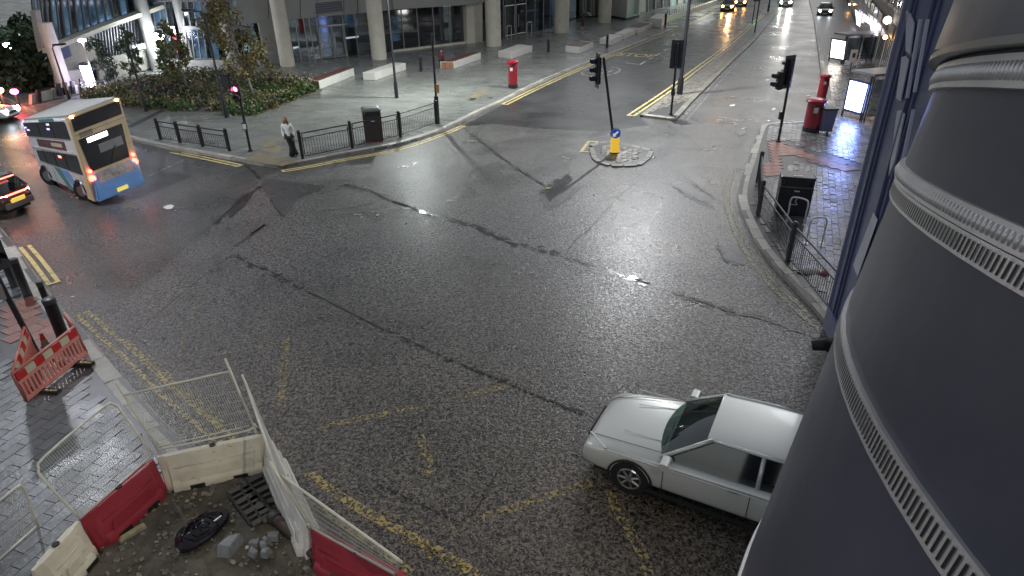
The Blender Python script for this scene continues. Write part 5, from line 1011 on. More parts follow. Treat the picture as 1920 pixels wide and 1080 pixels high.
def tree(base, h, cr, label, lm, bark, n=1500, z0=.25, size=.16, group='small plaza trees', name='tree', clumps=16, lean=0, lm2=None):
    t = thing(name, base, label, 'tree', group); r = max(.045, h*.012)
    top = Vector((lean, 0, h*.92)); MB().tube([(0, 0, 0), (lean*.2, 0, h*.25), (lean*.6, .02, h*.6), top], [r*1.5, r*1.1, r*.7, r*.2], 8).build('trunk', bark, t, smooth=True)
    cl = []
    for k in range(clumps):
        zz = z0+(1-z0)*(k+.5)/clumps; w = cr*math.sin(PI*min(1, (zz-z0)/(1-z0)*.85+.12))**.7; a = random.uniform(0, 2*PI); rr_ = w*random.uniform(.25, .95)
        c = Vector((lean*zz+rr_*math.cos(a), rr_*math.sin(a), h*zz)); cl.append((c, cr*random.uniform(.22, .42)))
        b0_ = Vector((lean*zz*.8, 0, h*(zz-.12))); MB().tube([b0_, lerp(b0_, c, .6)+Vector((0, 0, .05)), c], [r*.45, r*.3, r*.1], 5).build('limb', bark, t, smooth=True)
    def samp(m):
        i = rng.integers(0, len(cl), m); C_ = np.array([tuple(c) for c, _ in cl])[i]; Rr_ = np.array([q for _, q in cl])[i][:, None]
        v = rng.normal(size=(m, 3)); v /= np.linalg.norm(v, axis=1)[:, None]; return C_+v*Rr_*rng.uniform(.2, 1, (m, 1))**.6*np.array([[1, 1, 1.1]])
    leaves(int(n*(.6 if lm2 else 1)), samp, size, lm, 'crown', t, world=False)
    if lm2: leaves(int(n*.4), samp, size, lm2, 'crown', t, world=False)
    return t
tree(G(478, 188, .12), 5.6, 1.8, 'autumn-leaved tree with a pale trunk nearest the crossing signal', 'leaf_autumn', 'bark_pale', 3400, .28, .17, lean=-.9, clumps=26, lm2='leaf_rust')
tree(G(355, 176, .12), 4.1, 1.05, 'thin tree with yellow-green leaves in the middle of the planting bed', 'leaf_autumn', 'bark_pale', 1700, .28, .16, lean=-.3, lm2='leaf_green')
tree(G(207, 165, .12), 3.0, 1.05, 'small dark tree with thin crown above the bus roof', 'leaf_dark', 'bark', 1300, .22, .15, lean=-.2)
tree(G(262, 160, .12), 3.4, 1.0, 'dark tree behind the left lamp post of the planting bed', 'leaf_dark', 'bark', 1400, .25, .15, lean=-.2, lm2='leaf_green')
tree(G(322, 165, .12), 2.9, .8, 'low green sapling left of the thin middle tree', 'leaf_green', 'bark', 600, .25, .18)
tree(G(512, 165, .12), 1.9, .6, 'bushy low sapling at the back right of the planting bed', 'leaf_straw', 'bark', 420, .15, .16)
for k, (px, h, cr_, lab) in enumerate((((-30, 152), 3.4, 1.9, 'big dark tree at the extreme left under the night sky'), ((22, 140), 3.2, 1.8, 'dark tree below the violet street lamp'), ((62, 130), 3.6, 1.7, 'dark tree between the lamp and the building corner'), ((75, 168), 3.2, 1.6, 'dark bush in front of the building corner'), ((100, 120), 3.4, 1.6, 'dark tree half hidden by the building corner'), ((0, 172), 3.0, 1.8, 'low dark bush by the orange light on the left'), ((50, 176), 2.4, 1.3, 'low hedge bush behind the white car'))):
    tree(G(px[0], px[1]), h, cr_, lab, 'leaf_dark', 'bark', 1300, .12, .42, 'dark trees at the far left', clumps=18)
# planted bed: soil, ground cover stuff in drifts, and separate shrubs
MB().prism([(p.x, p.y) for p in bed], .121, .16).build('bed_soil', 'soil', kind='structure')
bc_ = sum(bed, Vector())/len(bed); BX = [(p.x, p.y) for p in bed]
def bedsamp(zmax, sel=None):
    xs = [p[0] for p in BX]; ys = [p[1] for p in BX]
    from mathutils import noise
    def f(m):
        x = rng.uniform(min(xs), max(xs), m*3); y = rng.uniform(min(ys), max(ys), m*3); k = poly_in([lerp(bc_, p, .98) for p in bed], x, y); x = x[k][:m*2]; y = y[k][:m*2]
        nv = np.array([noise.noise(Vector((a*.45, b*.45, sel or 0))) for a, b in zip(x, y)]); kk_ = nv > (.02 if sel else -.5); x = x[kk_][:m]; y = y[kk_][:m]
        hh = np.array([.5+.5*noise.noise(Vector((a*1.3, b*1.3, 9))) for a, b in zip(x, y)]); return np.stack([x, y, .14+zmax*(.35+hh)*rng.uniform(.1, 1, len(x))], 1)
    return f
for nm, mt_, n_, zm, sel, sz in (('ground_cover', 'leaf_green', 10000, .42, 0, .15), ('flowering_ground_cover', 'leaf_mauve', 2600, .6, 5.3, .13), ('yellow_ground_cover', 'leaf_lime', 3200, .6, 11.7, .14), ('rusty_ground_cover', 'leaf_rust', 1400, .65, 21.1, .14), ('straw_grasses', 'leaf_straw', 2600, .9, 33.9, .16), ('dark_ground_cover', 'leaf_dark', 3500, .5, 41.3, .16)):
    o = leaves(n_, bedsamp(zm, sel), sz, mt_, nm, kind='stuff', up=1.2)
SH = [((405, 205), .9, .8, 'leaf_straw', 'straw-coloured shrub by the notch of the bed'), ((440, 212), .8, .8, 'leaf_green', 'green mound shrub just right of the dark totem'), ((470, 212), .8, .9, 'leaf_green', 'bright green shrub at the near point of the bed'), ((505, 202), .8, .8, 'leaf_rust', 'rust-coloured shrub on the near right edge'), ((540, 188), 1.0, .7, 'leaf_lime', 'lime-yellow grassy clump on the right edge'), ((575, 174), .9, .7, 'leaf_green', 'green shrub beside the red bench end'), ((560, 165), 1.3, .6, 'leaf_straw', 'tall straw grass clump behind the red bench end'), ((340, 204), .7, .9, 'leaf_green', 'green shrub on the straight front edge of the bed'), ((295, 200), .8, .9, 'leaf_green', 'green shrub between the railings and the bed'), ((250, 196), .8, .8, 'leaf_straw', 'straw shrub at the left end of the bed'), ((310, 175), 1.1, .9, 'leaf_rust', 'rust and green shrub behind the left lamp post'), ((400, 180), 1.0, .8, 'leaf_lime', 'yellow-green shrub left of the dark totem'), ((375, 196), .7, .7, 'leaf_mauve', 'mauve flowering shrub by the near lamp post'), ((500, 190), .7, .6, 'leaf_mauve', 'mauve flowering shrub right of the pale trunk'), ((225, 180), .9, .8, 'leaf_dark', 'dark shrub above the bus tail'), ((520, 180), .9, .7, 'leaf_green', 'green shrub in the middle right of the bed')]
for px, h, r_, mt_, lab in SH:
    h *= .62; b = G(px[0], px[1], .14); t = thing('shrub', b, lab, 'shrub', 'shrubs in the planting bed')
    st_ = MB()
    for k in range(7): a = random.uniform(0, 2*PI); st_.tube([(0, 0, 0), (r_*.5*math.cos(a), r_*.5*math.sin(a), h*.6)], .012, 4)
    st_.build('stems', 'bark', t)
    def smp(m, r_=r_, h=h):
        v = rng.normal(size=(m, 3)); v /= np.linalg.norm(v, axis=1)[:, None]; v[:, 2] = abs(v[:, 2]); return v*np.array([[r_*.8, r_*.8, h]])*rng.uniform(.55, 1, (m, 1))
    leaves(260, smp, .16, mt_, 'foliage', t, world=False, up=1.5)

# ================================================================= BUILDINGS
def fpoly(pl, pts, off, th, mt, name, par, **k): return MB().slab([pl.at(x, y, off) for x, y in pts], pl.n, th).build(name, mt, par, True, **k)
def fbar(pl, a, b, w, mt, name, par, off=0, d=.08, **k):
    A_, B_ = pl.at(*a, off), pl.at(*b, off); t = (B_-A_).normalized(); s = t.cross(pl.n).normalized()*w/2
    return MB().slab([A_-s, A_+s, B_+s, B_-s], pl.n, d).build(name, mt, par, True, **k)
of = thing('office_building', G(600, 107, .12), 'office building with round pale columns and a glazed ground floor across the plaza', 'building')
# round columns
for (bx, by), r_ in (((540, 124), .56), ((711.5, 111), .62), ((925.5, 86), .70), ((1052, 61), .80), ((1133, 42), .78)):
    c = G(bx, by, .12); MB().lathe([(r_, 0), (r_, 3.3), (r_*.985, 3.31), (r_*.985, 3.34), (r_, 3.35), (r_, 13)], 28, c).build('column', 'concrete', of, True, smooth='auto')
def glazed(a, b, top, mull, doors=(), mt='frame_light', interior='interior', sill=None, depth=3.2):
    "glazing between ground pixels a and b; mull = pixel x of mullions at the base"
    pl = VPlane(a, b, .12); z3 = Z3
    xs = [a[0]]+list(mull)+[b[0]]
    base = lambda x: pl.at(x, lerp(a[1], b[1], (x-a[0])/(b[0]-a[0])))
    for i in range(len(xs)-1):
        A_ = base(xs[i]); B_ = base(xs[i+1]); A_.z = B_.z = .16
        MB().slab([A_, B_, B_+z3*(top-.2), A_+z3*(top-.2)], pl.n, .02).build('window_pane', 'pane', of, True)
    for x in xs:
        A_ = base(x); MB().slab([A_-pl.u*.035+pl.n*.021, A_+pl.u*.035+pl.n*.021, A_+pl.u*.035+z3*top+pl.n*.021, A_-pl.u*.035+z3*top+pl.n*.021], pl.n, .06).build('mullion', mt, of, True)
    A_ = base(a[0])-pl.n*depth; B_ = base(b[0])-pl.n*depth
    MB().slab([A_, B_, B_+z3*top, A_+z3*top], pl.n, .05).build('interior_wall', interior, of, True)
    MB().slab([base(a[0])-z3*.0, base(b[0]), B_, A_], z3, .035).build('interior_floor', 'interior_floor', of, True)
    MB().slab([base(a[0])+z3*(top+.0), base(b[0])+z3*(top+.0), B_+z3*(top+.0), A_+z3*(top+.0)], z3, .1).build('interior_ceiling', 'cladding_dark', of, True)
    return pl, base
w3, base3 = glazed((545, 117), (735, 98), 3.6, (565, 580, 590, 603, 651, 672, 697))
fpoly(w3, [(440, -260), (760, -260), (735, 18), (690, 23), (620, 29), (545, 36), (520, 39), (440, 46)], -.02, .25, 'cladding', 'upper_cladding', of)
for x in (500, 518, 560, 592, 642, 668, 700): fbar(w3, (x, -240), (x+3, 34), .04, 'joint', 'cladding_joint', of, .235, .018)
lv = fpoly(w3, [(591, 6), (640, 1), (643, 21), (593, 27)], .235, .03, 'cladding_dark', 'louvre', of)
for k in range(5): fbar(w3, (591+k*.3, 8+k*4.2), (641+k*.3, 3+k*4.2), .05, 'frame_grey', 'louvre_blade', lv, .27, .05)
fpoly(w3, [(482, 40), (524, 38), (536, 118), (498, 121)], 0, .25, 'cladding', 'cladding_pier', of)
# main doors
for x0, x1 in ((604, 626), (628, 648)):
    A_ = base3(x0)+w3.n*.1; B_ = base3(x1)+w3.n*.1; d = MB()
    for p_, q_ in ((A_, A_+Z3*2.5), (B_, B_+Z3*2.5), (A_+Z3*2.5, B_+Z3*2.5), (A_+Z3*.1, B_+Z3*.1)): d.tube([p_, q_], .05, 4)
    dd = d.build('door', 'frame_light', of, True); hx = lerp(A_, B_, .86 if x0 < 620 else .14)+w3.n*.1; MB().tube([hx+Z3*.7, hx+Z3*1.8], .025, 6).build('door_handle', 'steel', dd, True)
fbar(w3, (598, 50), (652, 45), .12, 'frame_light', 'door_transom', of, .09, .08)
for pts, m_ in (([(644, 26), (668, 24), (670, 50), (646, 52)], 'lit_blue'), ([(540, 38), (558, 36), (560, 50), (542, 52)], 'lit_teal'), ([(648, 70), (672, 67), (672, 70), (649, 73)], 'lit_white'), ([(549, 88), (560, 86), (561, 89), (550, 92)], 'lit_white')): fpoly(w3, pts, -1.2, .04, m_, 'lit_screen', of)
w4, base4 = glazed((735, 97), (870, 81), 3.5, (758, 786, 815, 844))
fpoly(w4, [(700, -260), (905, -260), (897, 3), (868, 8), (728, 17)], -.02, .9, 'cladding', 'soffit_band', of)
fpoly(w4, [(733, 94), (872, 77), (898, 75), (898, 83), (871, 86), (733, 102)], .10, .25, 'concrete', 'stone_plinth', of)
fpoly(w4, [(868, -10), (898, -12), (899, 80), (870, 82)], .02, .5, 'concrete', 'stone_pier', of)
for pts, m_ in (([(733, 30), (748, 28), (750, 75), (736, 78)], 'lit_blue'), ([(790, 48), (840, 42), (840, 52), (792, 58)], 'cladding')): fpoly(w4, pts, -1.6, .04, m_, 'lit_screen', of)
w5, base5 = glazed((897, 79), (1018, 56), 5.6, (920, 944, 966, 986, 1002))
fpoly(w5, [(880, -300), (1100, -300), (1040, -52), (897, -40)], -.02, .3, 'cladding', 'upper_cladding', of)
for x0, x1 in ((946, 964), (967, 985)):
    A_ = base5(x0)+w5.n*.1; B_ = base5(x1)+w5.n*.1; d = MB()
    for p_, q_ in ((A_, A_+Z3*2.9), (B_, B_+Z3*2.9), (A_+Z3*2.9, B_+Z3*2.9), (A_+Z3*.1, B_+Z3*.1)): d.tube([p_, q_], .055, 4)
    dd = d.build('door', 'frame_light', of, True); hx = lerp(A_, B_, .85 if x0 < 950 else .15)+w5.n*.1; MB().tube([hx+Z3*.8, hx+Z3*2], .025, 6).build('door_handle', 'steel', dd, True)
w6, base6 = glazed((1018, 57), (1090, 33), 6, (1030, 1040), interior='interior')
fpoly(w6, [(1030, -6), (1052, -9), (1056, 44), (1036, 50)], -1.2, .04, 'lit_blue', 'lit_screen', of)
w7 = VPlane((1087, 35), (1150, 28), .12)
for i, x in enumerate(range(1086, 1128, 5)): fpoly(w7, [(x, -60), (x+4, -60), (x+4, 29), (x, 30)], .0+.05*(i % 2), .05, 'wall_beige' if i % 3 else 'frame_grey', 'cladding_strip', of)
fpoly(w7, [(1080, -80), (1150, -80), (1150, 34), (1080, 38)], -.3, .1, 'cladding_dark', 'recess_wall', of)
kb = thing('white_kiosk', G(1172, 36, .12), 'plain white block-like kiosk beyond the last round column', 'kiosk')
q = [G(1142, 32, .12), G(1174, 38, .12), G(1200, 31, .12), G(1168, 26, .12)]; MB().prism([(p.x, p.y) for p in q], .35, 6.5).build('casing', 'concrete_white', kb, True, bevel=.03); MB().prism([(lerp(p, q[0], .04).x, lerp(p, q[0], .04).y) for p in q], .12, .35).build('dark_base', 'joint', kb, True)
A_ = lerp(q[1], q[2], .5); MB().slab([A_+Vector((0, -.05, .5)), A_+Vector((.6, -.03, .5)), A_+Vector((.6, -.03, 6.4)), A_+Vector((0, -.05, 6.4))], (0, -1, 0), .03).build('side_door', 'frame_light', kb, True)
fb = thing('distant_shopfronts', G(1250, 14, .12), 'low grey and green shopfronts at the far end of the plaza', 'building'); w8 = VPlane((1198, 24), (1400, -20), .12)
fpoly(w8, [(1195, -300), (1520, -300), (1520, -46), (1400, -20), (1198, 24)], -.5, .3, 'cladding_dark', 'wall', fb)
for i in range(12):
    x = 1200+i*14; y = lerp(24, -20, (x-1198)/202); fpoly(w8, [(x, -70), (x+11, -72), (x+11, y-3), (x, y)], -.19, .06, random.choice(['lit_teal', 'interior', 'cladding', 'interior', 'concrete_white', 'interior']), 'shopfront_bay', fb)
    fbar(w8, (x+12.5, -70), (x+12.5, y-3), .3, 'cladding', 'pier', fb, -.19, .25)
# ---- left wing
lwg = thing('civic_building_wing', G(290, 130, .12), 'building wing at far left with blue-lit upper storey and slanting pale floor band', 'building')
w1 = VPlane((95, 166), (290, 130), .12)
fpoly(w1, [(52, -60), (380, -200), (380, 0), (300, 140), (285, 130), (96, 166), (66, 92)], -.9, .2, 'far_dark', 'back_wall', lwg)
fpoly(w1, [(70, 91), (184, 45), (290, 8), (372, -5), (372, 3), (290, 16), (185, 53), (72, 99)], .0, 1.0, 'concrete', 'floor_band', lwg)
fpoly(w1, [(56, 20), (66, 18), (76, 88), (69, 91)], .0, .5, 'cladding', 'corner_pier', lwg)
xs = [70, 78, 84, 93, 102, 112, 122, 134, 146, 158, 170, 184, 198, 212, 226, 240, 254, 268, 282, 296, 310, 325, 340, 356]
fy = lambda x: 90-(x-72)*.40 if x < 184 else 45-(x-184)*.34
for i, (x0, x1) in enumerate(zip(xs, xs[1:])):
    m_ = random.choice(['lit_blue', 'lit_blue', 'lit_teal', 'interior', 'interior', 'lit_blue'])
    fpoly(w1, [(x0-14, -60), (x1-14, -62), (x1, fy(x1)-2), (x0, fy(x0)-2)], -.55, .05, m_, 'room_backing', lwg)
    fpoly(w1, [(x0-14, -60), (x1-14, -62), (x1, fy(x1)-2), (x0, fy(x0)-2)], -.1, .02, 'pane_clear', 'window_pane', lwg)
    fbar(w1, (x0-14, -60), (x0, fy(x0)), .10, 'frame_grey', 'mullion', lwg, -.07, .12)
for a_, b_ in (((76, 48), (82, 72)), ((91, 54), (96, 70))): fbar(w1, a_, b_, .12, 'lit_white', 'lit_strip', lwg, .12, .03)
# ground storey of the wing
fpoly(w1, [(88, 94), (176, 58), (184, 112), (96, 134)], -.2, .1, 'wall_beige', 'rendered_wall', lwg)
fpoly(w1, [(108, 86), (126, 79), (134, 105), (116, 112)], .0, .05, 'paint_navy', 'dark_doorway', lwg)
fpoly(w1, [(96, 122), (150, 112), (160, 150), (102, 162)], -.1, .1, 'cladding', 'lower_wall', lwg)
fpoly(w1, [(148, 118), (160, 116), (170, 158), (156, 160)], .1, .05, 'wood_red', 'red_door', lwg)
c = G(126, 172, .12); MB().lathe([(.40, 0), (.40, 4.2)], 20, c).build('column', 'concrete', lwg, True, smooth='auto')
for i in range(20):
    x = 176+i*5.4; yt = 58-(x-176)*.34; yb = 112-(x-176)*.20
    fpoly(w1, [(x, yt), (x+4.4, yt-1.5), (x+4.4+6, yb-1), (x+6, yb)], -.35, .05, 'lit_teal' if i % 4 else 'lit_blue', 'lit_bay', lwg); fbar(w1, (x, yt), (x+6, yb), .09, 'cladding_dark', 'mullion', lwg, -.28, .25)
fpoly(w1, [(247, 86), (281, 79), (283, 88), (249, 95)], .05, .04, 'lit_white', 'lit_strip', lwg)
fpoly(w1, [(176, 112), (250, 97), (286, 88), (291, 124), (250, 136), (205, 152), (184, 152)], -.05, .25, 'wall_beige', 'stone_plinth', lwg)
# middle bays between the wing and the main entrance
w2 = VPlane((286, 128), (500, 121), .12)
fpoly(w2, [(255, -300), (540, -300), (540, 121), (286, 128)], -2.2, .1, 'far_dark', 'back_wall', of)
for x0, x1, y1 in ((288, 336, 108), (354, 412, 110), (434, 484, 112)):
    n = 4 if x1-x0 < 55 else 5
    for r_, (ya, yb) in enumerate(((-150, -2), (2, 50), (54, y1))):
        for i in range(n):
            a_ = lerp(x0, x1, i/n); b_ = lerp(x0, x1, (i+1)/n); sk = .13
            P = lambda x, y: (x-sk*(110-y), y)
            pts = [P(a_, ya), P(b_, ya), P(b_, yb), P(a_, yb)]
            fpoly(w2, pts, -.6, .05, random.choice(['lit_blue', 'lit_blue', 'interior', 'interior', 'lit_teal']), 'room_backing', of); fpoly(w2, pts, -.1, .02, 'pane_clear', 'window_pane', of); fbar(w2, P(a_, ya), P(a_, yb), .09, 'frame_grey', 'mullion', of, -.07, .12)
        fbar(w2, P(x0, yb+2), P(x1, yb+2), .25, 'frame_grey', 'spandrel', of, -.07, .14)
for (bx, by), r_ in (((362, 124), .42), ((440, 122), .50), ((297, 132), .45)): c = G(bx, by, .12); MB().lathe([(r_, 0), (r_, 2.7), (r_*.98, 2.71), (r_*.98, 2.75), (r_, 2.76), (r_, 12)], 20, c).build('column', 'cladding', of, True, smooth='auto')
fpoly(w2, [(286, 112), (500, 112), (500, 121), (286, 128)], -.05, .3, 'cladding', 'base_course', of)
for x, y in ((458, 90), (466, 92), (472, 86), (480, 84)): fpoly(w2, [(x, y-9), (x+6, y-9), (x+6, y+6), (x, y+6)], .2, .04, 'lit_teal', 'lit_screen', of)
# front walls with posts below the wing
fw = thing('low_wall', G(122, 178, .12), 'row of low pale walls and dark posts left of the bus roof', 'wall'); w9 = VPlane((40, 200), (165, 172), .12)
for x0, x1, y in ((54, 70, 190), (72, 94, 184), (96, 118, 179), (128, 150, 172), (150, 166, 170)): fpoly(w9, [(x0, y-12+random.uniform(-2, 2)), (x1, y-16), (x1, y+2), (x0, y+6)], 0, .25, 'wall_beige', 'wall_section', fw)
for x, y in ((70, 188), (108, 176), (120, 174), (134, 172), (151, 168)): fbar(w9, (x-1, y-20), (x+2, y+4), .22, 'black_metal', 'post', fw, .3, .15)
for k, (y0, x0) in enumerate(((88, 34), (95, 36), (102, 40), (110, 46))): pass
pb = thing('panel_hoarding', G(140, 168, .12), 'square beige hoarding in front of the building wing', 'hoarding'); w10 = VPlane((128, 170), (160, 165), .12); fpoly(w10, [(121, 133), (152, 130), (158, 157), (128, 159)], .1, .08, 'wall_beige', 'board', pb)
for x in (130, 157): fbar(w10, (x, 158), (x+1, 170), .08, 'black_metal', 'leg', pb, .1, .05)
tt = thing('added_glow_totem', G(174, 176, .12), 'added glowing totem for a violet-lit column left of the small dark tree', 'totem')  # emissive stand-in: light reflecting off a column is made to glow
c = Vector((0, 0, 0)); hT = hfit((174, 176), (158, 122)); MB().lathe([(.25, 0), (.25, hT*.25)], 10).build('base', 'dark_metal', tt); MB().lathe([(.15, hT*.25), (.22, hT*.6), (.26, hT*.98)], 12).build('glow_body', 'violet_glow', tt, smooth='auto'); MB().lathe([(.30, hT*.98), (.30, hT*1.03)], 12).build('cap', 'dark_metal', tt)
hT2 = hfit((172, 172), (153, 77)); MB().tube([(.05, .5, 0), (.05, .5, hT2)], .05, 6).build('mast', 'concrete', tt); MB().lathe([(.05, 0), (.22, .04), (.22, .14), (.05, .2)], 10, (.05, .5, hT2)).build('lamp', 'violet_glow', tt)
# lit lamps seen on the left
for (bx, by, tx, ty), m_, e, lab, cl in (((36, 150, 25, 88), 'lamp_lit', 120, 'violet-white street lamp over the dark trees at the far left', (.8, .78, 1)), ((313, 135, 304, 70), 'lamp_lit', 90, 'dazzling blue-white lamp in front of the building bays', (.75, .88, 1)), ((12, 205, 10, 168), 'amber_lit', 60, 'orange light low on the far left road', (1, .55, .2)), ((37, 200, 35, 171), 'red_lit', 30, 'small red light on a post near the white car', (1, .1, .15))):
    b = G(bx, by, .12); h_ = hfit((bx, by), (tx, ty)); t = thing('street_lamp', b, lab, 'lamp', None); MB().lathe([(.09, 0), (.05, h_)], 8).build('pole', 'dark_metal', t)
    r_ = .42 if e >= 90 else .22; MB().lathe([(.03, 0), (r_*.8, r_*.35), (r_, r_*.8), (r_*.7, r_*1.3), (.03, r_*1.5)], 14, (0, 0, h_-r_*.7)).build('lamp_head', m_, t, smooth=True); MB().lathe([(r_*.8, 0), (.03, r_*.4)], 12, (0, 0, h_+r_*.85)).build('lamp_cap', 'dark_metal', t)
    ld = bpy.data.lights.new('lamp_light', 'POINT'); ld.energy = e; ld.color = cl; ld.shadow_soft_size = .3; lo = bpy.data.objects.new('lamp_light', ld); COL.objects.link(lo); lo.location = (0, -.7, h_); lo.parent = t

# ---- right side: shelters, shops, dark facade
def shelter(adpx, ad0, ad1, mt_, label, roof=None):
    pl = VPlane(ad0, ad1, .13); t = thing('bus_shelter', pl.a, label, 'bus shelter', 'bus shelters with lit end panels')
    P = [pl.at(x, y, .05) for x, y in adpx]; c = sum(P, Vector())/4
    fpoly(pl, adpx, .10, .015, mt_, 'lit_advert', t)
    Q = [c+(p-c)*1.18 for p in P]; Qb = [q.copy() for q in Q]; zl = min(q.z for q in Q)
    MB().slab(Q, pl.n, .045).build('panel_casing', 'shelter_dark', t, True, bevel=.01)
    lo_ = sorted(Q, key=lambda q: q.z)[:2]; hi_ = sorted(Q, key=lambda q: q.z)[2:]
    for q in lo_: MB().tube([Vector((q.x, q.y, .13)), q+Z3*.1], .05, 6).build('leg', 'shelter_dark', t, True)
    ct = sum(hi_, Vector())/2; back = -pl.n; wl = pl.u; L = 4.2; w_ = 1.5; zz = ct.z+.28
    o_ = ct-wl*.65; R4 = [o_, o_+wl*w_, o_+wl*w_+back*L, o_+back*L]
    MB().slab([Vector((q.x, q.y, zz)) for q in R4], Z3, .12).build('roof', 'shelter_roof', t, True, bevel=.02)
    for q in (R4[1], R4[2], lerp(R4[1], R4[2], .5), lerp(R4[0], R4[1], .9)): MB().tube([Vector((q.x, q.y, .13)), Vector((q.x, q.y, zz))], .045, 6).build('post', 'shelter_dark', t, True)
    for k in range(3):
        a_ = lerp(R4[1], R4[2], k/3+.02); b_ = lerp(R4[1], R4[2], (k+1)/3-.02); MB().slab([Vector((a_.x, a_.y, .35)), Vector((b_.x, b_.y, .35)), Vector((b_.x, b_.y, zz-.15)), Vector((a_.x, a_.y, zz-.15))], wl, .012).build('glass_panel', 'pane', t, True)
    a_ = lerp(R4[1], R4[2], .15)-wl*.3; b_ = lerp(R4[1], R4[2], .85)-wl*.3; MB().slab([Vector((a_.x, a_.y, .6)), Vector((b_.x, b_.y, .6)), Vector((b_.x, b_.y, .6))+wl*.25, Vector((a_.x, a_.y, .6))+wl*.25], Z3, .05).build('seat', 'steel_dull', t, True)
shelter([(1595, 151), (1627, 159), (1613, 211), (1584, 203)], (1583, 218), (1615, 227), 'ad_lit', 'near bus shelter with a dazzling blue-white advert panel')
shelter([(1561, 74), (1585.5, 78), (1581, 111), (1557, 107)], (1556, 114), (1580, 119), 'ad_warm', 'far bus shelter with a smaller warm white advert panel')
t = thing('timetable_post', G(1594, 132, .13), 'small sign panel on a post between the two bus shelters', 'sign'); hs_ = hfit((1594, 132), (1597, 92)); MB().tube([(0, 0, 0), (0, 0, hs_)], .03, 6).build('post', 'dark_metal', t); MB().box((0, -.03, hs_-.45), (.5, .05, .85)).build('panel', 'print_white', t, bevel=.02); MB().box((0, -.058, hs_-.40), (.2, .006, .3)).build('panel_print', 'dark_metal', t)
t = thing('pole', G(1415, 61, .11), 'thin sign pole standing on the median half way up the street', 'pole'); MB().tube([(0, 0, 0), (.02, 0, 6)], .07, 6).build('shaft', 'dark_metal', t)
sh = thing('shop_terrace', G(1640, 150, .13), 'dark terrace of shops with a lit pink-white shop window along the right pavement', 'building'); ws_ = VPlane((1668, 190), (1583, -10), .13)
A_ = ws_.a; B_ = ws_.b+ws_.u*90
MB().slab([Vector((A_.x, A_.y, 0)), Vector((B_.x, B_.y, 0)), Vector((B_.x, B_.y, 13)), Vector((A_.x, A_.y, 13))], -ws_.n, 6).build('wall', 'shop_stone', sh, True)
for k in range(16):
    s0 = k*4.6+.3; a_ = A_+ws_.u*s0; b_ = A_+ws_.u*(s0+3.6)
    MB().slab([Vector((q.x, q.y, z)) for q, z in ((a_, .5), (b_, .5), (b_, 2.7), (a_, 2.7))], ws_.n, .06).build('shop_window', 'glass_dark', sh, True)
    MB().slab([Vector((q.x, q.y, z)) for q, z in ((a_, 2.9), (b_, 2.9), (b_, 3.5), (a_, 3.5))], ws_.n, .18).build('fascia', random.choice(['graffiti_dark', 'cladding_dark', 'paint_navy', 'wood_red']), sh, True)
    for s2 in (0, .92, 1.9, 2.9): q = a_+ws_.u*s2; MB().box((q.x, q.y, 1.5), (.12, .14, 2.7), math.atan2(ws_.u.y, ws_.u.x)).build('shopfront_pillar', 'cladding', sh, True)
    for z in (4.4, 7.4):
        for s2 in (.6, 2.2): q = a_+ws_.u*s2; q2 = q+ws_.u*1.0; MB().slab([Vector((p_.x, p_.y, zz)) for p_, zz in ((q, z), (q2, z), (q2, z+1.7), (q, z+1.7))], ws_.n, .03).build('upper_window', 'glass_dark', sh, True); MB().slab([Vector((p_.x, p_.y, zz)) for p_, zz in ((q-ws_.u*.1, z-.15), (q2+ws_.u*.1, z-.15), (q2+ws_.u*.1, z), (q-ws_.u*.1, z))], ws_.n, .15).build('sill', 'cladding', sh, True)
for pts in ([(1604, 18), (1614, 27), (1613, 50), (1607, 46), (1606, 32)], [(1620, 26), (1633, 36), (1647, 46), (1646, 67), (1636, 64), (1632, 46), (1620, 38)]): fpoly(ws_, pts, .25, .05, 'shop_lit', 'lit_shop_window', sh)
fpoly(ws_, [(1612, 42), (1632, 47), (1636, 64), (1614, 60)], .22, .04, 'frame_light', 'shop_display', sh)
for (x, y), m_, r_ in (((1578, 10), 'head_soft', .2), ((1593, 8), 'amber_lit', .12), ((1580, 22), 'head_soft', .1), ((1664, 38), 'ad_warm', .25), ((1660, 70), 'amber_lit', .12)):
    c = ws_.at(x, y, .35); MB().lathe([(.02, -r_), (r_*.9, -r_*.5), (r_, 0), (r_*.7, r_*.7), (.02, r_)], 10, c).build('wall_light', m_, sh, True)
# dark painted facade close on the right
dn = thing('dark_shopfront', G(1547, 602, .13), 'dark navy painted building front with mouldings close to the camera on the right', 'building'); wd = VPlane((1547, 602), (1592, 700), .13)
c0 = wd.a; uu = wd.u; 
def dpt(s, z, o=0): p = c0+uu*s+wd.n*o; return Vector((p.x, p.y, z))
MB().slab([dpt(.06, .0), dpt(14, .0), dpt(14, 14), dpt(.06, 14)], -wd.n, 5).build('wall', 'paint_navy', dn, True)
MB().tube([dpt(.06, .1, -.06), dpt(.06, 14, -.06)], .10, 12).build('corner_moulding', 'paint_navy', dn, True, smooth='auto')
for s_, w_, o_ in ((.42, .07, .05), (.60, .05, .04), (1.35, .08, .06), (1.62, .05, .04), (2.5, .09, .07), (3.2, .08, .06)): MB().slab([dpt(s_, .5), dpt(s_+w_, .5), dpt(s_+w_, 12), dpt(s_, 12)], wd.n, o_).build('vertical_moulding', 'paint_navy', dn, True, bevel=.012)
MB().slab([dpt(.2, .1), dpt(14, .1), dpt(14, .62), dpt(.2, .62)], wd.n, .10).build('plinth', 'paint_navy', dn, True, bevel=.02)
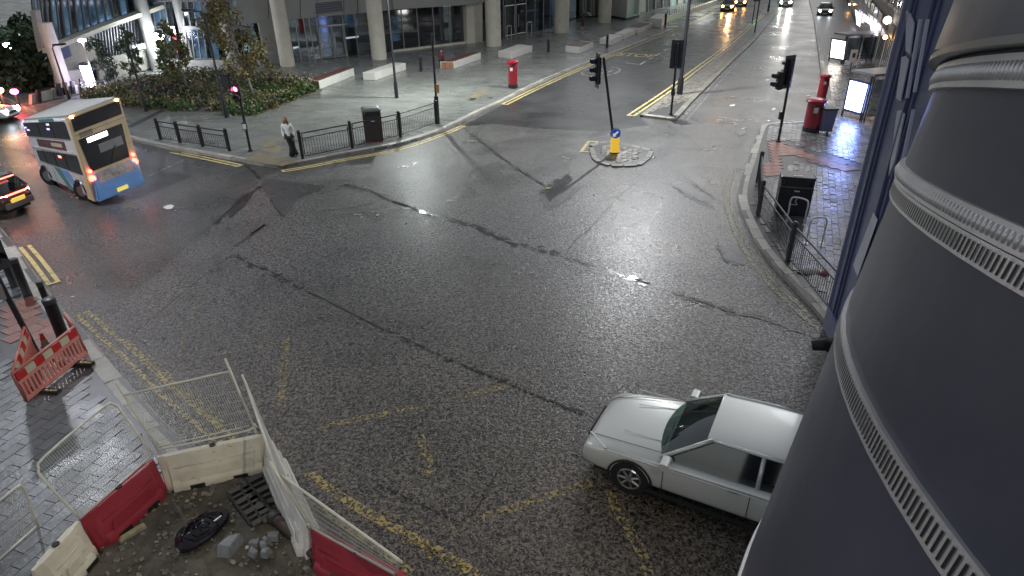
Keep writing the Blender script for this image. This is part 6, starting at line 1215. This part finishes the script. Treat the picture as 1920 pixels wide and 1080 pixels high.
for pts in ([(1701, 20), (1708, 25), (1716, 44), (1708, 102), (1700, 95)], [(1693, 107), (1699, 105), (1706, 112), (1690, 190), (1682, 184)], [(1684, 208), (1692, 206), (1698, 214), (1680, 300), (1668, 330)]): fpoly(wd, pts, .03, .02, 'navy_window', 'window_pane', dn)
for a_, b_ in (((1729, 36), (1704, 184)), ((1743, 36), (1718, 173)), ((1716, 205), (1690, 330))): fbar(wd, a_, b_, .03, 'trim_bright', 'bright_trim', dn, .05, .05)
fpoly(wd, [(1638, 398), (1646, 412), (1608, 519), (1600, 497)], .06, .006, 'poster', 'poster', dn)
fpoly(wd, [(1611, 528), (1616, 526), (1622, 540), (1617, 542)], .06, .02, 'frame_light', 'small_bracket', dn)
# blue wash comes from the advert's emission; navy paint is also lightened for it
# ---- the camera's own column with its steel straps
dax = Vector((.18966986, .11047149, .97561334)).normalized(); K3 = 3.0; Pax = CAM+Vector((.19766325, .02372104, 0))*K3; RC = .15*K3
# axis directions are given in world space (x right, y forward, z up)
cl_ = thing('signal_column', (Pax.x-dax.x*7.6, Pax.y-dax.y*7.6, .0), 'thick black painted column with perforated steel straps filling the right of the photograph', 'column')
MB().tube([Pax-dax*(H/dax.z-.02), Pax-dax*4, Pax-dax*1, Pax, Pax+dax*3], RC, 96).build('shaft', 'column_paint', cl_, True, smooth='auto')
e1 = dax.cross(Vector((0, 0, 1))).normalized(); e2 = dax.cross(e1)
ang0 = math.atan2((CAM-Pax).dot(e2), (CAM-Pax).dot(e1))
def cpt(s, a, r): return Pax+dax*s+(e1*math.cos(a)+e2*math.sin(a))*r
def strap(s0, s1, label, slots=True, bead=False, th=.0016, amax=-.27):
    t = thing('steel_strap', cpt(s0, ang0, RC), label, 'strap', 'steel straps on the black column'); n = 120
    rings = [[cpt(s0, ang0+2*PI*k/n, RC-.002), cpt(s0, ang0+2*PI*k/n, RC+th), cpt(s1, ang0+2*PI*k/n, RC+th), cpt(s1, ang0+2*PI*k/n, RC-.002)] for k in range(n)]
    vs = [p for r in rings for p in r]; fs = [(4*k+j, 4*((k+1) % n)+j, 4*((k+1) % n)+(j+1) % 4, 4*k+(j+1) % 4) for k in range(n) for j in range(4)]
    MB().add(vs, fs).build('band', 'steel', t, True, smooth='auto')
    m = 800; sp = .0029/RC
    w = s1-s0
    for k in range(-m, m):
        a = ang0+k*sp
        if not (-1.40 < k*sp < amax): continue
        if slots: pts = [cpt(s0+w*.16, a-sp*.20, RC+th+.0002), cpt(s0+w*.16, a+sp*.18, RC+th+.0002), cpt(s0+w*.84, a+sp*.34, RC+th+.0002), cpt(s0+w*.84, a-sp*.04, RC+th+.0002)]; MB().add(pts, [(0, 1, 2, 3)]).build('slot', 'rubber', t, True, fix=False)
        elif bead: MB().tube([cpt(s0+w*.22, a, RC+th-.0002), cpt(s0+w*.5, a+sp*.05, RC+th+.0002), cpt(s0+w*.78, a+sp*.1, RC+th-.0002)], [.0006, .0009, .0006], 6).build('tooth', 'steel', t, True, smooth=True)
strap(-.108, -.098, 'uppermost ridged steel strap on the black column', False, True, .0022)
strap(-.1485, -.1415, 'ridged steel strap just above the middle slotted strap', False, True, .0022)
strap(-.1565, -.149, 'middle slotted steel strap directly under the ridged one')
strap(-.228, -.217, 'long slotted steel strap sweeping across the lower part of the column', amax=-.08)
strap(-.400, -.388, 'lowest slotted strap at the bottom edge of the photograph')
# cable loop / bracket tail poking out left of the column
t = thing('strap_tail', G(1560, 655, 6.9), 'black rubber strap end sticking out to the left of the column', 'bracket')
def near(px, py, dist): return CAM+ray(px, py)*dist
MB().tube([near(1522, 648, .50), near(1545, 646, .50), near(1562, 650, .505), near(1575, 662, .51)], [.0035, .0045, .005, .004], 8).build('tail', 'rubber', t, True, smooth=True)
MB().tube([near(1561, 640, .50), near(1570, 668, .51)], .004, 6).build('clip', 'rubber', t, True, smooth=True)
# dark housing at the top of the column
hz = thing('camera_housing', cpt(-.05, ang0, RC+.02), 'dark box housing at the upper right corner above the top strap', 'housing')
n_ = 14; A0, A1 = ang0-.84, ang0-.20
def curved(s0, s1, a0, a1, r0, r1, name, mt, n=14, corner=0):
    vs = []; fs = []
    for k in range(n+1):
        a = lerp(a0, a1, k/n); sl = s0+corner*max(0, 1-k*2.2/n)**2
        vs += [cpt(sl, a, r0), cpt(s1, a, r0), cpt(s1, a, r1), cpt(sl, a, r1)]
    for k in range(n):
        o = 4*k; fs += [(o+j, o+(j+1) % 4, o+4+(j+1) % 4, o+4+j) for j in range(4)]
    fs += [(0, 1, 2, 3), (4*n+3, 4*n+2, 4*n+1, 4*n)]
    return MB().add(vs, fs).build(name, mt, hz, True, smooth='auto')
curved(-.094, .35, A0, A1, RC+.001, RC+.006, 'dark_cover', 'column_paint', corner=.02)
curved(-.096, .35, ang0-1.0, A0-.002, RC+.001, RC+.0045, 'side_flange', 'frame_light', n=6)
curved(-.0965, -.094, A0, A1, RC+.001, RC+.0065, 'lower_lip', 'steel_dull')
for k in range(2):
    c = cpt(-.100-.005*k, ang0-1.16, RC+.003); rdir = (c-Pax-dax*(c-Pax).dot(dax)).normalized(); MB().tube([c, c+rdir*.003], .0016, 8).build('screw', 'steel', hz, True, smooth='auto')
